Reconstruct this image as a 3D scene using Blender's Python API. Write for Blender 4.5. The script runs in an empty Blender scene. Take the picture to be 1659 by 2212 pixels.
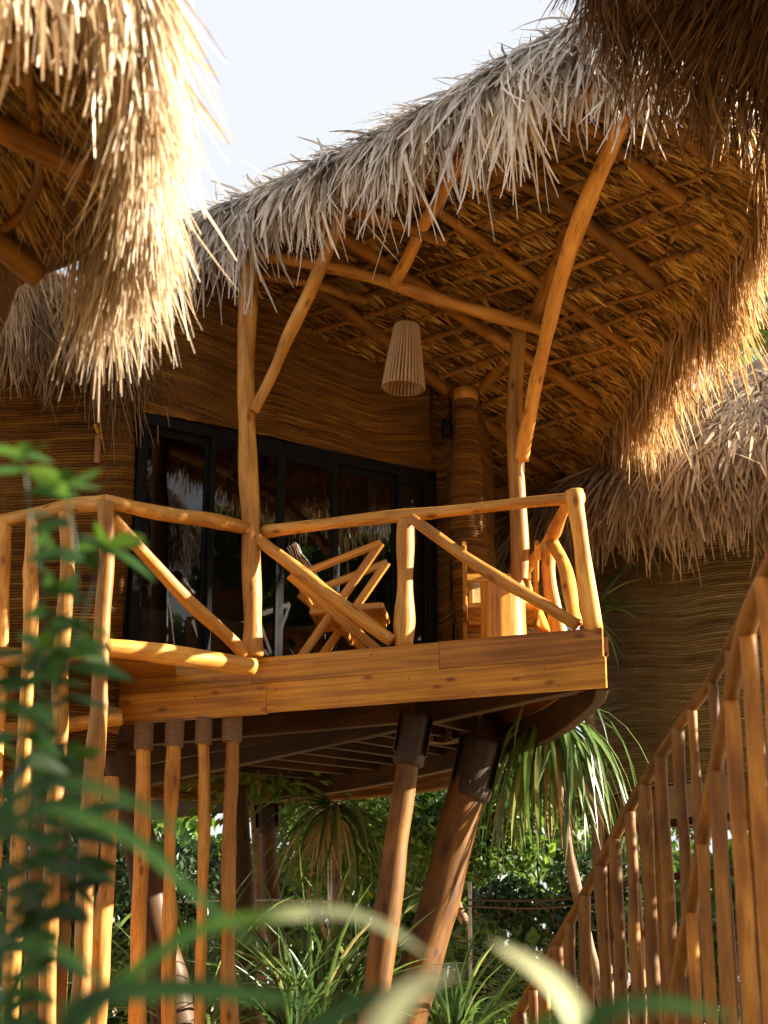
import bpy, math, random
import numpy as np
from mathutils import Matrix, Vector

random.seed(7)
RNG = np.random.default_rng(11)
S = bpy.context.scene

# ------------------------------------------------------------------ camera, sky, sun, exposure
F, CX, CY = 3600.0, 829.5, 1106.0            # focal length and centre in units of a 1659 x 2212 frame
TH = math.atan(1124 / 3600.0)                # upward pitch
CAMZ = 1.6
cam_d = bpy.data.cameras.new('camera')
cam = bpy.data.objects.new('camera', cam_d)
S.collection.objects.link(cam)
S.camera = cam
cam.location = (0, 0, CAMZ)
cam.rotation_euler = (math.pi / 2 + TH, 0, 0)
cam_d.sensor_fit = 'VERTICAL'
cam_d.sensor_height = 36.0
cam_d.lens = F / 2212 * 36.0
cam_d.clip_start = 0.05
cam_d.clip_end = 500
cam_d.dof.use_dof = True
cam_d.dof.focus_distance = 12.9
cam_d.dof.aperture_fstop = 3.0

SUN_EL, SUN_AZ = math.radians(22), math.radians(2)    # height above the horizon; angle from +X towards +Y
sdir = Vector((math.cos(SUN_EL) * math.cos(SUN_AZ), math.cos(SUN_EL) * math.sin(SUN_AZ), math.sin(SUN_EL)))
sl = bpy.data.lights.new('sun', 'SUN')
sl.energy = 5.0
sl.angle = math.radians(0.5)
sl.color = (1.0, 0.89, 0.72)
so = bpy.data.objects.new('sun', sl)
S.collection.objects.link(so)
so.rotation_euler = (-sdir).to_track_quat('-Z', 'Y').to_euler()

W = bpy.data.worlds.new('World')
S.world = W
W.use_nodes = True
wn, wl = W.node_tree.nodes, W.node_tree.links
wn.clear()
sky = wn.new('ShaderNodeTexSky')
sky.sky_type = 'NISHITA'
sky.sun_disc = False
sky.sun_elevation = SUN_EL
sky.sun_rotation = math.pi / 2 - SUN_AZ
sky.air_density = 1.0
sky.dust_density = 3.0
sky.ozone_density = 0.6
hz = wn.new('ShaderNodeMix'); hz.data_type = 'RGBA'; hz.inputs[0].default_value = 0.72
hz.inputs[7].default_value = (4.5, 4.5, 4.55, 1)      # thin white haze high in the air
bg = wn.new('ShaderNodeBackground'); bg.inputs[1].default_value = 0.05
wo = wn.new('ShaderNodeOutputWorld')
wl.new(sky.outputs[0], hz.inputs[6]); wl.new(hz.outputs[2], bg.inputs[0]); wl.new(bg.outputs[0], wo.inputs[0])

S.view_settings.view_transform = 'Standard'
S.view_settings.look = 'None'
S.view_settings.gamma = 1.0
S.view_settings.exposure = 2.35
S.cycles.use_denoising = True
S.cycles.max_bounces = 10
S.cycles.diffuse_bounces = 6
S.cycles.transparent_max_bounces = 12
S.cycles.sample_clamp_indirect = 12
S.cycles.caustics_reflective = False
S.cycles.caustics_refractive = False

# ------------------------------------------------------------------ placing: a direction of sight met with a depth, a height or a plane
_c, _s = math.cos(TH), math.sin(TH)
def ray(px, py):
    a = (px - CX) / F; b = -(py - CY) / F
    return np.array([a, _c - _s * b, _s + _c * b])
O0 = np.array([0, 0, CAMZ])
def at(px, py, Y):
    r = ray(px, py); return O0 + r * (Y / r[1])
def onz(px, py, z):
    r = ray(px, py); return O0 + r * ((z - CAMZ) / r[2])
def onplane(px, py, p0, n):
    r = ray(px, py); return O0 + r * (np.dot(p0 - O0, n) / np.dot(r, n))
def V(*a): return np.array(a, float)
def unit(v): return v / (np.linalg.norm(v, axis=-1, keepdims=True) + 1e-12)
Z = V(0, 0, 1)

# ------------------------------------------------------------------ scene helpers
def empty(name, loc=(0, 0, 0), label=None, cat=None, group=None, kind=None):
    o = bpy.data.objects.new(name, None)
    o.empty_display_size = 0.1
    S.collection.objects.link(o); o.location = loc
    tag(o, label, cat, group, kind)
    return o
def tag(o, label=None, cat=None, group=None, kind=None):
    for k, v in (('label', label), ('category', cat), ('group', group), ('kind', kind)):
        if v: o[k] = v
    return o
def mesh(name, verts, faces, mat, parent=None, attrs=None, smooth=True, local=False):
    """faces: int array (n,4)/(n,3) or list of arrays; attrs: {name: (n,) or (n,3)} per vertex"""
    verts = np.asarray(verts, np.float32).reshape(-1, 3)
    if isinstance(faces, np.ndarray): faces = [faces]
    faces = [np.asarray(f, np.int32) for f in faces if len(f)]
    me = bpy.data.meshes.new(name)
    me.vertices.add(len(verts)); me.vertices.foreach_set('co', verts.ravel())
    tot = sum(f.size for f in faces); nf = sum(len(f) for f in faces)
    me.loops.add(tot); me.polygons.add(nf)
    me.loops.foreach_set('vertex_index', np.concatenate([f.ravel() for f in faces]))
    sizes = np.concatenate([np.full(len(f), f.shape[1], np.int32) for f in faces])
    starts = np.concatenate([[0], np.cumsum(sizes)[:-1]]).astype(np.int32)
    me.polygons.foreach_set('loop_start', starts)
    me.polygons.foreach_set('loop_total', sizes)
    me.polygons.foreach_set('use_smooth', np.full(nf, smooth))
    for k, a in (attrs or {}).items():
        a = np.asarray(a, np.float32)
        if a.ndim == 1:
            at_ = me.attributes.new(k, 'FLOAT', 'POINT'); at_.data.foreach_set('value', a)
        else:
            at_ = me.attributes.new(k, 'FLOAT_VECTOR', 'POINT'); at_.data.foreach_set('vector', a.ravel())
    me.update(calc_edges=True); me.validate()
    if mat: me.materials.append(mat)
    o = bpy.data.objects.new(name, me)
    S.collection.objects.link(o)
    if parent:
        o.parent = parent
        if parent.type == 'EMPTY' and not local:
            o.matrix_parent_inverse = Matrix.Translation(-Vector(parent.location))
    return o

class MB:
    """collects sweeps into one mesh"""
    def __init__(self): self.v = []; self.f = {3: [], 4: []}; self.a = []; self.r = []; self.n = 0
    def add(self, v, fs, gc=None, r=None):
        v = np.asarray(v, float).reshape(-1, 3)
        for f in fs:
            f = np.asarray(f, int)
            if len(f): self.f[f.shape[1]].append(f + self.n)
        self.v.append(v); self.a.append(v if gc is None else gc)
        self.r.append(np.full(len(v), 0.5) if r is None else np.broadcast_to(r, (len(v),)))
        self.n += len(v); return self
    def build(self, name, mat, parent=None, smooth=True, local=False):
        fs = [np.concatenate(x) for x in self.f.values() if x]
        return mesh(name, np.concatenate(self.v), fs, mat, parent, {'gc': np.concatenate(self.a), 'rnd': np.concatenate(self.r)}, smooth, local)

def resample(P, step):
    P = np.asarray(P, float)
    if len(P) == 2:
        n = max(2, int(np.linalg.norm(P[1] - P[0]) / step) + 1)
        return P[0] + (P[1] - P[0]) * np.linspace(0, 1, n)[:, None]
    Q = np.vstack([2 * P[0] - P[1], P, 2 * P[-1] - P[-2]]); out = []
    for i in range(1, len(Q) - 2):
        n = max(2, int(np.linalg.norm(Q[i + 1] - Q[i]) / step)); t = np.linspace(0, 1, n, endpoint=False)[:, None]
        a, b, c, d = Q[i - 1], Q[i], Q[i + 1], Q[i + 2]
        out.append(.5 * ((2 * b) + (c - a) * t + (2 * a - 5 * b + 4 * c - d) * t ** 2 + (-a + 3 * b - 3 * c + d) * t ** 3))
    return np.vstack(out + [P[-1:]])

def frames(P, up=Z):
    T = np.gradient(P, axis=0); T = unit(T)
    A = np.cross(T, up)
    if np.min(np.linalg.norm(A, axis=1)) < .05: A = np.cross(T, V(0.3, 1, 0))
    A = unit(A); B = np.cross(A, T)
    return T, A, B

def smooth_noise(n, step, rng, wl=.6):
    k = max(2, int(n * step / wl) + 3)
    return np.interp(np.linspace(0, k - 1, n), np.arange(k), rng.normal(0, 1, k))
def sm(x):
    if len(x) < 5: return x
    k = np.array([1, 2, 3, 2, 1]) / 9.; return np.convolve(np.pad(x, 2, 'edge'), k, 'valid')

def log_geo(mb, P, r0, r1=None, wob=.12, lump=.1, seg=14, knots=1.6, step=.045, seed=None):
    """a peeled pole: wandering centre, uneven girth, knots, softened sawn ends"""
    rng = np.random.default_rng(seed if seed is not None else random.randint(0, 10 ** 6))
    r1 = r0 if r1 is None else r1
    C = resample(P, step); n = len(C)
    T, A, B = frames(C)
    L = np.concatenate([[0], np.cumsum(np.linalg.norm(np.diff(C, axis=0), axis=1))])
    env = np.clip(np.minimum(L, L[-1] - L) / .15, 0, 1)
    rm = (r0 + r1) / 2
    C = C + (A * (sm(sm(smooth_noise(n, step, rng, .45))) * env * rm * wob)[:, None]) + (B * (sm(sm(smooth_noise(n, step, rng, .45))) * env * rm * wob)[:, None])
    R = np.linspace(r0, r1, n) * (1 + lump * sm(sm(smooth_noise(n, step, rng, .3))))
    th = np.linspace(0, 2 * np.pi, seg, endpoint=False)
    RR = R[:, None] * (1 + .035 * np.cos(2 * th + rng.random() * 6)[None, :] + .02 * rng.normal(0, 1, seg)[None, :])
    for _ in range(rng.poisson(L[-1] * knots)):
        ks, ka, kw, kh = rng.random() * L[-1], rng.random() * 6.28, rm * .8, rm * (.04 + .12 * rng.random())
        da = (th - ka + np.pi) % (2 * np.pi) - np.pi
        RR += kh * np.exp(-((L - ks) / kw) ** 2)[:, None] * np.exp(-(da / .6) ** 2)[None, :]
    ring = lambda c, a, b, rr: c[:, None, :] + rr[:, :, None] * (np.cos(th)[None, :, None] * a[:, None, :] + np.sin(th)[None, :, None] * b[:, None, :])
    # softened ends
    e0, e1 = C[:1] - T[:1] * R[0] * .12, C[-1:] + T[-1:] * R[-1] * .12
    C2 = np.vstack([e0, C, e1]); A2 = np.vstack([A[:1], A, A[-1:]]); B2 = np.vstack([B[:1], B, B[-1:]])
    RR2 = np.vstack([RR[:1] * .8, RR, RR[-1:] * .8]); L2 = np.concatenate([[L[0]], L, [L[-1]]])
    v = ring(C2, A2, B2, RR2); m = len(C2)
    off = rng.random(3) * 40
    gc = np.stack([np.broadcast_to(np.cos(th), (m, seg)) * RR2 + off[0], np.broadcast_to(np.sin(th), (m, seg)) * RR2 + off[1], np.broadcast_to(L2[:, None], (m, seg)) + off[2]], -1)
    i = np.arange(m - 1)[:, None] * seg; j = np.arange(seg)[None, :]; jn = (j + 1) % seg
    q = np.stack([i + j, i + jn, i + seg + jn, i + seg + j], -1).reshape(-1, 4)
    v = v.reshape(-1, 3); gc = gc.reshape(-1, 3)
    c0, c1 = len(v), len(v) + 1
    v = np.vstack([v, e0, e1]); gc = np.vstack([gc, gc[0] * 1.0, gc[-1] * 1.0])
    jj = np.arange(seg); jx = (jj + 1) % seg
    t0 = np.stack([np.full(seg, c0), jx, jj], -1); b = (m - 1) * seg
    t1 = np.stack([np.full(seg, c1), b + jj, b + jx], -1)
    mb.add(v, [q, t0, t1], gc, rng.random()); return mb
THICK = {'handrail': 1.28, 'railing_post': 1.32, 'railing_brace': 1.18, 'railing_pole': 1.28, 'newel_post': 1.3, 'screen_pole': 1.25, 'bottom_rail': 1.12}
def log(name, P, r0, r1=None, mat=None, parent=None, local=False, **k):
    if parent is not None and parent.name.startswith(('raised_hut', 'walkway')): f = THICK.get(name, 1); r0 = r0 * f; r1 = r1 * f if r1 else r1
    return log_geo(MB(), P, r0, r1, **k).build(name, mat or M['pole'], parent, True, local)

def beam_geo(mb, P, w, h, up=Z, ch=.006, step=.5, warp=0.0):
    """a sawn board or beam along P, w across, h along up, chamfered edges"""
    C = resample(P, step); T, A, B = frames(C, up); c = min(ch, w / 3, h / 3)
    if warp:
        C = C + B * (np.random.default_rng(len(C)).normal(0, warp, len(C)))[:, None]
    X, Y = w / 2, h / 2
    sec = np.array([(X - c, -Y), (X, -Y + c), (X, Y - c), (X - c, Y), (-X + c, Y), (-X, Y - c), (-X, -Y + c), (-X + c, -Y)])
    k = 8; m = len(C)
    v = C[:, None, :] + sec[None, :, :1] * A[:, None, :] + sec[None, :, 1:] * B[:, None, :]
    L = np.concatenate([[0], np.cumsum(np.linalg.norm(np.diff(C, axis=0), axis=1))])
    off = RNG.random(3) * 40
    gc = np.stack([np.broadcast_to(sec[:, 0], (m, k)) + off[0], np.broadcast_to(sec[:, 1], (m, k)) + off[1], np.broadcast_to(L[:, None], (m, k)) + off[2]], -1).reshape(-1, 3)
    i = np.arange(m - 1)[:, None] * k; j = np.arange(k)[None, :]; jn = (j + 1) % k
    q = np.stack([i + j, i + jn, i + k + jn, i + k + j], -1).reshape(-1, 4)
    caps = []
    for b, s in ((0, -1), ((m - 1) * k, 1)):
        o = np.array([0, 1, 2, 3, 4, 5, 6, 7])
        for a in range(1, 7):
            t = (b + o[0], b + o[a], b + o[a + 1]); caps.append(t if s > 0 else t[::-1])
    mb.add(v, [q, np.array(caps)], gc, RNG.random()); return mb
def beam(name, P, w, h, mat=None, parent=None, local=False, **k):
    return beam_geo(MB(), P, w, h, **k).build(name, mat or M['plank'], parent, False, local)
def box_geo(mb, c, sx, sy, sz, rz=0.0, ch=.004):
    d = V(math.cos(rz), math.sin(rz), 0); c = V(*c)
    return beam_geo(mb, [c - d * sx / 2, c + d * sx / 2], sy, sz, ch=ch, step=9)

def lathe_geo(mb, c, prof, seg=20):
    th = np.linspace(0, 2 * np.pi, seg, endpoint=False); prof = np.array(prof, float)
    v = np.stack([c[0] + prof[:, :1] * np.cos(th), c[1] + prof[:, :1] * np.sin(th), np.broadcast_to(c[2] + prof[:, 1:], (len(prof), seg))], -1)
    i = np.arange(len(prof) - 1)[:, None] * seg; j = np.arange(seg)[None, :]; jn = (j + 1) % seg
    q = np.stack([i + j, i + jn, i + seg + jn, i + seg + j], -1).reshape(-1, 4)
    return mb.add(v.reshape(-1, 3), [q])

# ------------------------------------------------------------------ blades: thatch strands, strap leaves
def blades(P, D, L, Wd, K=4, grav=.25, jit=.06, seed=0, side=None, taper=(.8, 1., 1., .85, .35), rnd=None, fold=0.0):
    rng = np.random.default_rng(seed); N = len(P)
    D = unit(D); L = np.broadcast_to(L, (N,)); Wd = np.broadcast_to(Wd, (N,))
    rv = unit(rng.normal(0, 1, (N, 3)))
    sd = unit(np.cross(D, rv if side is None else unit(side + .55 * rv)))
    bend = rng.normal(0, jit, (N, 3))
    pts = [P]; d = D.copy(); p = P.copy()
    g = np.broadcast_to(grav, (N,))
    for k in range(K):
        d = unit(d + g[:, None] * V(0, 0, -1) + bend + rng.normal(0, jit * .5, (N, 3)))
        p = p + d * (L / K)[:, None]; pts.append(p)
    C = np.stack(pts, 1)
    tw = np.interp(np.linspace(0, 1, K + 1), np.linspace(0, 1, len(taper)), taper)
    off = sd[:, None, :] * (Wd[:, None] * tw[None, :] * .5)[:, :, None]
    if rnd is None: rnd = rng.random(N)
    if fold:
        nrm = unit(np.cross(D, sd)); lift = nrm[:, None, :] * (Wd[:, None] * tw[None, :] * fold)[:, :, None]
        v = np.stack([C - off + lift, C, C + off + lift], 2).reshape(-1, 3); m = 3
    else:
        v = np.stack([C - off, C + off], 2).reshape(-1, 3); m = 2
    base = (np.arange(N) * (K + 1) * m)[:, None]; k = np.arange(K)[None, :] * m
    q = [np.stack([base + k + a, base + k + a + 1, base + k + m + a + 1, base + k + m + a], -1).reshape(-1, 4) for a in range(m - 1)]
    t = np.tile(np.repeat(np.linspace(0, 1, K + 1), m), N)
    return v, np.vstack(q), np.repeat(rnd, (K + 1) * m), t

def clump_noise(x, scale, seed, dims=1):
    rng = np.random.default_rng(seed); tab = rng.normal(0, 1, (4096, dims))
    i = np.floor(x / scale).astype(int)
    return tab[(i * 7919) % 4096]

class Roof:
    """closed lip loop (points on the underside edge) > solid core, outer thatch blades, underside blades"""
    def __init__(s, loop, prof, apex=None, closed=True, plane=None):
        s.lip = np.asarray(loop, float); s.prof = np.asarray(prof, float)
        s.c = s.lip.mean(0) if apex is None else np.asarray(apex, float)
        n = len(s.lip); t = np.roll(s.lip, -1, 0) - np.roll(s.lip, 1, 0); t[:, 2] = 0; t = unit(t)
        o = np.stack([t[:, 1], -t[:, 0], 0 * t[:, 0]], -1)
        if np.sum((s.lip - s.c)[:, :2] * o[:, :2]) < 0: o = -o
        s.out = o; s.tan = t; s.zs = np.ones(n)
        s.arc = np.concatenate([[0], np.cumsum(np.linalg.norm(np.diff(np.vstack([s.lip, s.lip[:1]]), axis=0), axis=1))])
    def zscale(s, u): return np.interp((u % 1) * s.arc[-1], s.arc, np.append(s.zs, s.zs[0]))
    def sample(s, u):
        L = s.arc[-1]; x = (u % 1) * L
        P = np.vstack([s.lip, s.lip[:1]]); Oo = np.vstack([s.out, s.out[:1]]); Tt = np.vstack([s.tan, s.tan[:1]])
        f = lambda Q: np.stack([np.interp(x, s.arc, Q[:, k]) for k in range(3)], -1)
        return f(P), unit(f(Oo)), unit(f(Tt)), x
    def core(s, mb, shrink=.06, crown=None):
        n = len(s.lip); rings = []
        pr = s.prof.copy()
        for (o, z) in pr[::-1]:       # lip first, then up and in
            k = shrink * (1 if z > .02 else 0)
            inward = s.lip - s.c; inward[:, 2] = 0; dist = np.linalg.norm(inward, axis=1)
            oo = np.maximum(o - k, -dist * .9)
            rings.append(s.lip + s.out * oo[:, None] + Z * ((z - k) * (s.zs if z > .02 else 1 + 0 * s.zs))[:, None])
        R = np.stack(rings); m = len(R)
        v = R.reshape(-1, 3); i = np.arange(m - 1)[:, None] * n; j = np.arange(n)[None, :]; jn = (j + 1) % n
        q = np.stack([i + j, i + jn, i + n + jn, i + n + j], -1).reshape(-1, 4)
        top = R[-1].mean(0) if crown is None else V(*crown)
        v = np.vstack([v, s.c, top]); a = np.arange(n); an = (a + 1) % n
        t0 = np.stack([np.full(n, len(v) - 2), an, a], -1); b = (m - 1) * n
        t1 = np.stack([np.full(n, len(v) - 1), b + a, b + an], -1)
        mb.add(v, [q, t0, t1], None, .25)
    def thatch(s, mb, N, urange=(0, 1), srange=(0, 1), Lr=(.3, .6), Wr=(.006, .018), grav=.25, seed=1, clump=.12, spread=.22, sbias=1.0, K=4, drift=0, tint=None, lift=.10, curl=.09):
        rng = np.random.default_rng(seed)
        u = urange[0] + rng.random(N) * (urange[1] - urange[0])
        sp = (srange[0] + (srange[1] - srange[0]) * rng.random(N) ** sbias)
        pl, ol, tl, x = s.sample(u)
        seglen = np.linalg.norm(np.diff(s.prof, axis=0), axis=1); ar = np.concatenate([[0], np.cumsum(seglen)]); ar /= ar[-1]
        sp = sp * (ar[np.argmax(s.prof[:, 0])] + .02); po = np.interp(sp, ar, s.prof[:, 0]); pz = np.interp(sp, ar, s.prof[:, 1])
        e = .004; qo = np.interp(sp + e, ar, s.prof[:, 0]); qz = np.interp(sp + e, ar, s.prof[:, 1])
        po0 = np.interp(sp - .03, ar, s.prof[:, 0]); pz0 = np.interp(sp - .03, ar, s.prof[:, 1])
        zs = s.zscale(u); pz, qz, pz0 = pz * zs, qz * zs, pz0 * zs
        P = pl + ol * po[:, None] + Z * pz[:, None]
        D = unit(ol * (qo - po0)[:, None] + Z * (qz - pz0)[:, None])
        nrm = unit(np.cross(tl, D)); nrm *= np.sign(np.sum(nrm * (ol + Z), 1))[:, None]
        cl = clump_noise(x + 37 * np.floor(sp * 6), clump, seed, 3)
        D = D + nrm * (lift + .05 * rng.normal(0, 1, N))[:, None] + tl * (drift + cl[:, :1].clip(-1.4, 1.4) * spread * .6 + rng.normal(0, spread * .55, (N, 1)).clip(-spread, spread)) + nrm * cl[:, 1:2] * .05
        P = P + nrm * rng.uniform(-.03, .02, (N, 1))
        rn = np.clip(.5 + .16 * cl[:, 2] + rng.normal(0, .2, N), 0, 1)
        if tint is not None: rn = np.clip(rn * .6 + tint * .4, 0, 1)
        L = rng.uniform(Lr[0], Lr[1], N) * (1 + .22 * cl[:, 0].clip(-1.5, 1.5))
        v, q, r, t = blades(P, D, L, rng.uniform(Wr[0], Wr[1], N), K, grav, curl, seed + 5, side=nrm, rnd=rn)
        mb.add(v, [q], None, r)

# ------------------------------------------------------------------ materials
M = {}
def nodes(name):
    m = bpy.data.materials.new(name); m.use_nodes = True
    nt = m.node_tree; b = nt.nodes['Principled BSDF']; return m, nt, b
def N(nt, t, **k):
    n = nt.nodes.new(t)
    for a, b in k.items():
        if a.startswith('i_'):
            key = a[2:]; key = int(key) if key.isdigit() else key
            n.inputs[key].default_value = b
        else: setattr(n, a, b)
    return n
def ramp(nt, stops):
    r = nt.nodes.new('ShaderNodeValToRGB'); e = r.color_ramp.elements
    while len(e) < len(stops): e.new(.5)
    for x, (p, c) in zip(e, stops): x.position = p; x.color = (*c, 1) if len(c) == 3 else c
    return r
def mixc(nt, fac, a, b, mode='MIX'):
    m = nt.nodes.new('ShaderNodeMix'); m.data_type = 'RGBA'; m.blend_type = mode
    for s, v in ((m.inputs[0], fac), (m.inputs[6], a), (m.inputs[7], b)):
        if hasattr(v, 'is_linked') or isinstance(v, bpy.types.NodeSocket): nt.links.new(v, s)
        else: s.default_value = v if not isinstance(v, tuple) or len(v) == 4 else (*v, 1)
    return m.outputs[2]
def wood(name, dark, mid, light, rough=.5, grain=1.0, knot=True, coat=.05, objvar=.35, gl=2.2):
    m, nt, b = nodes(name); l = nt.links
    a = N(nt, 'ShaderNodeAttribute', attribute_name='gc')
    def noise(sc, s, det, dist=0.0):
        mp = N(nt, 'ShaderNodeMapping'); mp.inputs['Scale'].default_value = sc
        l.new(a.outputs['Vector'], mp.inputs[0])
        n = N(nt, 'ShaderNodeTexNoise', i_Scale=s, i_Detail=det, i_Distortion=dist); l.new(mp.outputs[0], n.inputs['Vector']); return n
    n1 = noise((10 if gl > 1 else 22, 10 if gl > 1 else 22, gl), 1.0, 5, .5); n2 = noise((60, 60, 2.3 * gl), 1.0, 5, .8); n3 = noise((1.6, 1.6, 1.6), 1, 3)
    r1 = ramp(nt, [(.30, dark), (.5, mid), (.70, light)]); l.new(n1.outputs[0], r1.inputs[0])
    r2 = ramp(nt, [(.32, (.58, .50, .42)), (.50, (1, 1, 1))]); l.new(n2.outputs[0], r2.inputs[0])
    c = mixc(nt, .75 * grain, r1.outputs[0], r2.outputs[0], 'MULTIPLY')
    r3 = ramp(nt, [(.3, (.74, .66, .6)), (.62, (1.08, 1.04, 1.0))]); l.new(n3.outputs[0], r3.inputs[0])
    c = mixc(nt, .8, c, r3.outputs[0], 'MULTIPLY')
    if knot:
        mp = N(nt, 'ShaderNodeMapping'); mp.inputs['Scale'].default_value = (8, 8, 3.4); l.new(a.outputs['Vector'], mp.inputs[0])
        vo = N(nt, 'ShaderNodeTexVoronoi', i_Scale=1.0); l.new(mp.outputs[0], vo.inputs['Vector'])
        rk = ramp(nt, [(.04, (.14, .07, .04)), (.12, (.5, .36, .26)), (.20, (1, 1, 1))]); l.new(vo.outputs['Distance'], rk.inputs[0])
        c = mixc(nt, .75, c, rk.outputs[0], 'MULTIPLY')
    at_ = N(nt, 'ShaderNodeAttribute', attribute_name='rnd')
    hv = N(nt, 'ShaderNodeHueSaturation'); mr = N(nt, 'ShaderNodeMapRange', i_3=1 - objvar, i_4=1 + objvar * .55); l.new(at_.outputs['Fac'], mr.inputs[0]); l.new(mr.outputs[0], hv.inputs['Value'])
    l.new(c, hv.inputs['Color']); l.new(hv.outputs[0], b.inputs['Base Color'])
    bp = N(nt, 'ShaderNodeBump', i_Strength=.35, i_Distance=.004); mx = N(nt, 'ShaderNodeMath', operation='ADD'); l.new(n1.outputs[0], mx.inputs[0]); l.new(n2.outputs[0], mx.inputs[1])
    l.new(mx.outputs[0], bp.inputs['Height']); l.new(bp.outputs[0], b.inputs['Normal'])
    rr = N(nt, 'ShaderNodeMapRange', i_3=rough - .1, i_4=rough + .15); l.new(n2.outputs[0], rr.inputs[0]); l.new(rr.outputs[0], b.inputs['Roughness'])
    b.inputs['Specular IOR Level'].default_value = .28; b.inputs['Coat Weight'].default_value = coat; b.inputs['Coat Roughness'].default_value = .3
    M[name] = m; return m
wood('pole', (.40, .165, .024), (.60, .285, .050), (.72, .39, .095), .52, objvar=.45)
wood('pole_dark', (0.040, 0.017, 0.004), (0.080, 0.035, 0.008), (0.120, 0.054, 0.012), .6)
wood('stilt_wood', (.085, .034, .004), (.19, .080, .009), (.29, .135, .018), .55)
wood('ceiling_pole', (0.130, 0.054, 0.006), (0.250, 0.108, 0.012), (0.360, 0.178, 0.023), .6, coat=0)
wood('plank', (0.280, 0.103, 0.006), (0.500, 0.216, 0.013), (0.640, 0.324, 0.025), .42, knot=True, coat=.2, objvar=.2, gl=.8)
wood('plank_red', (0.170, 0.059, 0.006), (0.320, 0.119, 0.010), (0.420, 0.173, 0.016), .42, knot=True, coat=.2, objvar=.2, gl=.8)
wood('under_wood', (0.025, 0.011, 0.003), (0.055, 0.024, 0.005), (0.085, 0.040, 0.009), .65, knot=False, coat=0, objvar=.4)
wood('stair_wood', (.17, .062, .007), (.37, .15, .016), (.52, .24, .033), .5, objvar=.5)
wood('teak', (0.340, 0.140, 0.018), (0.540, 0.259, 0.036), (0.660, 0.356, 0.060), .4, knot=False, coat=.15, gl=.9)

def strand_mat(name, stops, transl=.35, rough=.75, vein=True, spec=.25):
    m, nt, b = nodes(name); l = nt.links
    a = N(nt, 'ShaderNodeAttribute', attribute_name='rnd')
    r = ramp(nt, stops); l.new(a.outputs['Fac'], r.inputs[0])
    g = N(nt, 'ShaderNodeNewGeometry'); n = N(nt, 'ShaderNodeTexNoise', i_Scale=14.0, i_Detail=3.0); l.new(g.outputs['Position'], n.inputs['Vector'])
    r2 = ramp(nt, [(.3, (.66, .6, .55)), (.65, (1.1, 1.08, 1.05))]); l.new(n.outputs[0], r2.inputs[0])
    c = mixc(nt, .7, r.outputs[0], r2.outputs[0], 'MULTIPLY')
    l.new(c, b.inputs['Base Color']); b.inputs['Roughness'].default_value = rough
    b.inputs['Specular IOR Level'].default_value = spec
    t = N(nt, 'ShaderNodeBsdfTranslucent'); l.new(c, t.inputs['Color'])
    mx = N(nt, 'ShaderNodeMixShader', i_0=transl); out = nt.nodes['Material Output']
    l.new(b.outputs[0], mx.inputs[1]); l.new(t.outputs[0], mx.inputs[2]); l.new(mx.outputs[0], out.inputs['Surface'])
    M[name] = m; return m
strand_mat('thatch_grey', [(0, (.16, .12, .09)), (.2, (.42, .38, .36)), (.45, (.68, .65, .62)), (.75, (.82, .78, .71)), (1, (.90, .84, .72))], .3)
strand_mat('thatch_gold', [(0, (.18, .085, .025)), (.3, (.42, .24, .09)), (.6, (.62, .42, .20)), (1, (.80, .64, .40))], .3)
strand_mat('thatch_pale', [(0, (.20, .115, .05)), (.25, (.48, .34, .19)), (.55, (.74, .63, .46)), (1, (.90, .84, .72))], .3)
strand_mat('thatch_brown', [(0, (.06, .03, .012)), (.35, (.16, .085, .035)), (.7, (.28, .165, .08)), (1, (.42, .28, .15))], .2)
strand_mat('thatch_dry', [(0, (.12, .07, .04)), (.3, (.30, .21, .13)), (.65, (.48, .37, .25)), (1, (.70, .59, .43))], .2)
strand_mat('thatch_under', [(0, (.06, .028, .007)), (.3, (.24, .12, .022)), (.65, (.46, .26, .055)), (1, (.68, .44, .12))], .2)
strand_mat('leaf_green', [(0, (.015, .045, .008)), (.4, (.05, .12, .015)), (.75, (.12, .22, .025)), (1, (.24, .30, .04))], .5, .45, spec=.5)
strand_mat('leaf_dark', [(0, (.008, .022, .008)), (.5, (.018, .05, .014)), (1, (.05, .10, .02))], .35, .4, spec=.5)
strand_mat('leaf_strap', [(0, (.025, .06, .015)), (.45, (.075, .15, .035)), (.8, (.18, .28, .07)), (1, (.50, .42, .18))], .45, .35, spec=.6)
strand_mat('leaf_dead', [(0, (.35, .22, .09)), (1, (.62, .47, .25))], .4, .7)
strand_mat('leaf_front', [(0, (.012, .038, .006)), (.5, (.028, .085, .011)), (.8, (.10, .20, .018)), (1, (.55, .60, .34))], .4, .45, spec=.3)

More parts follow.
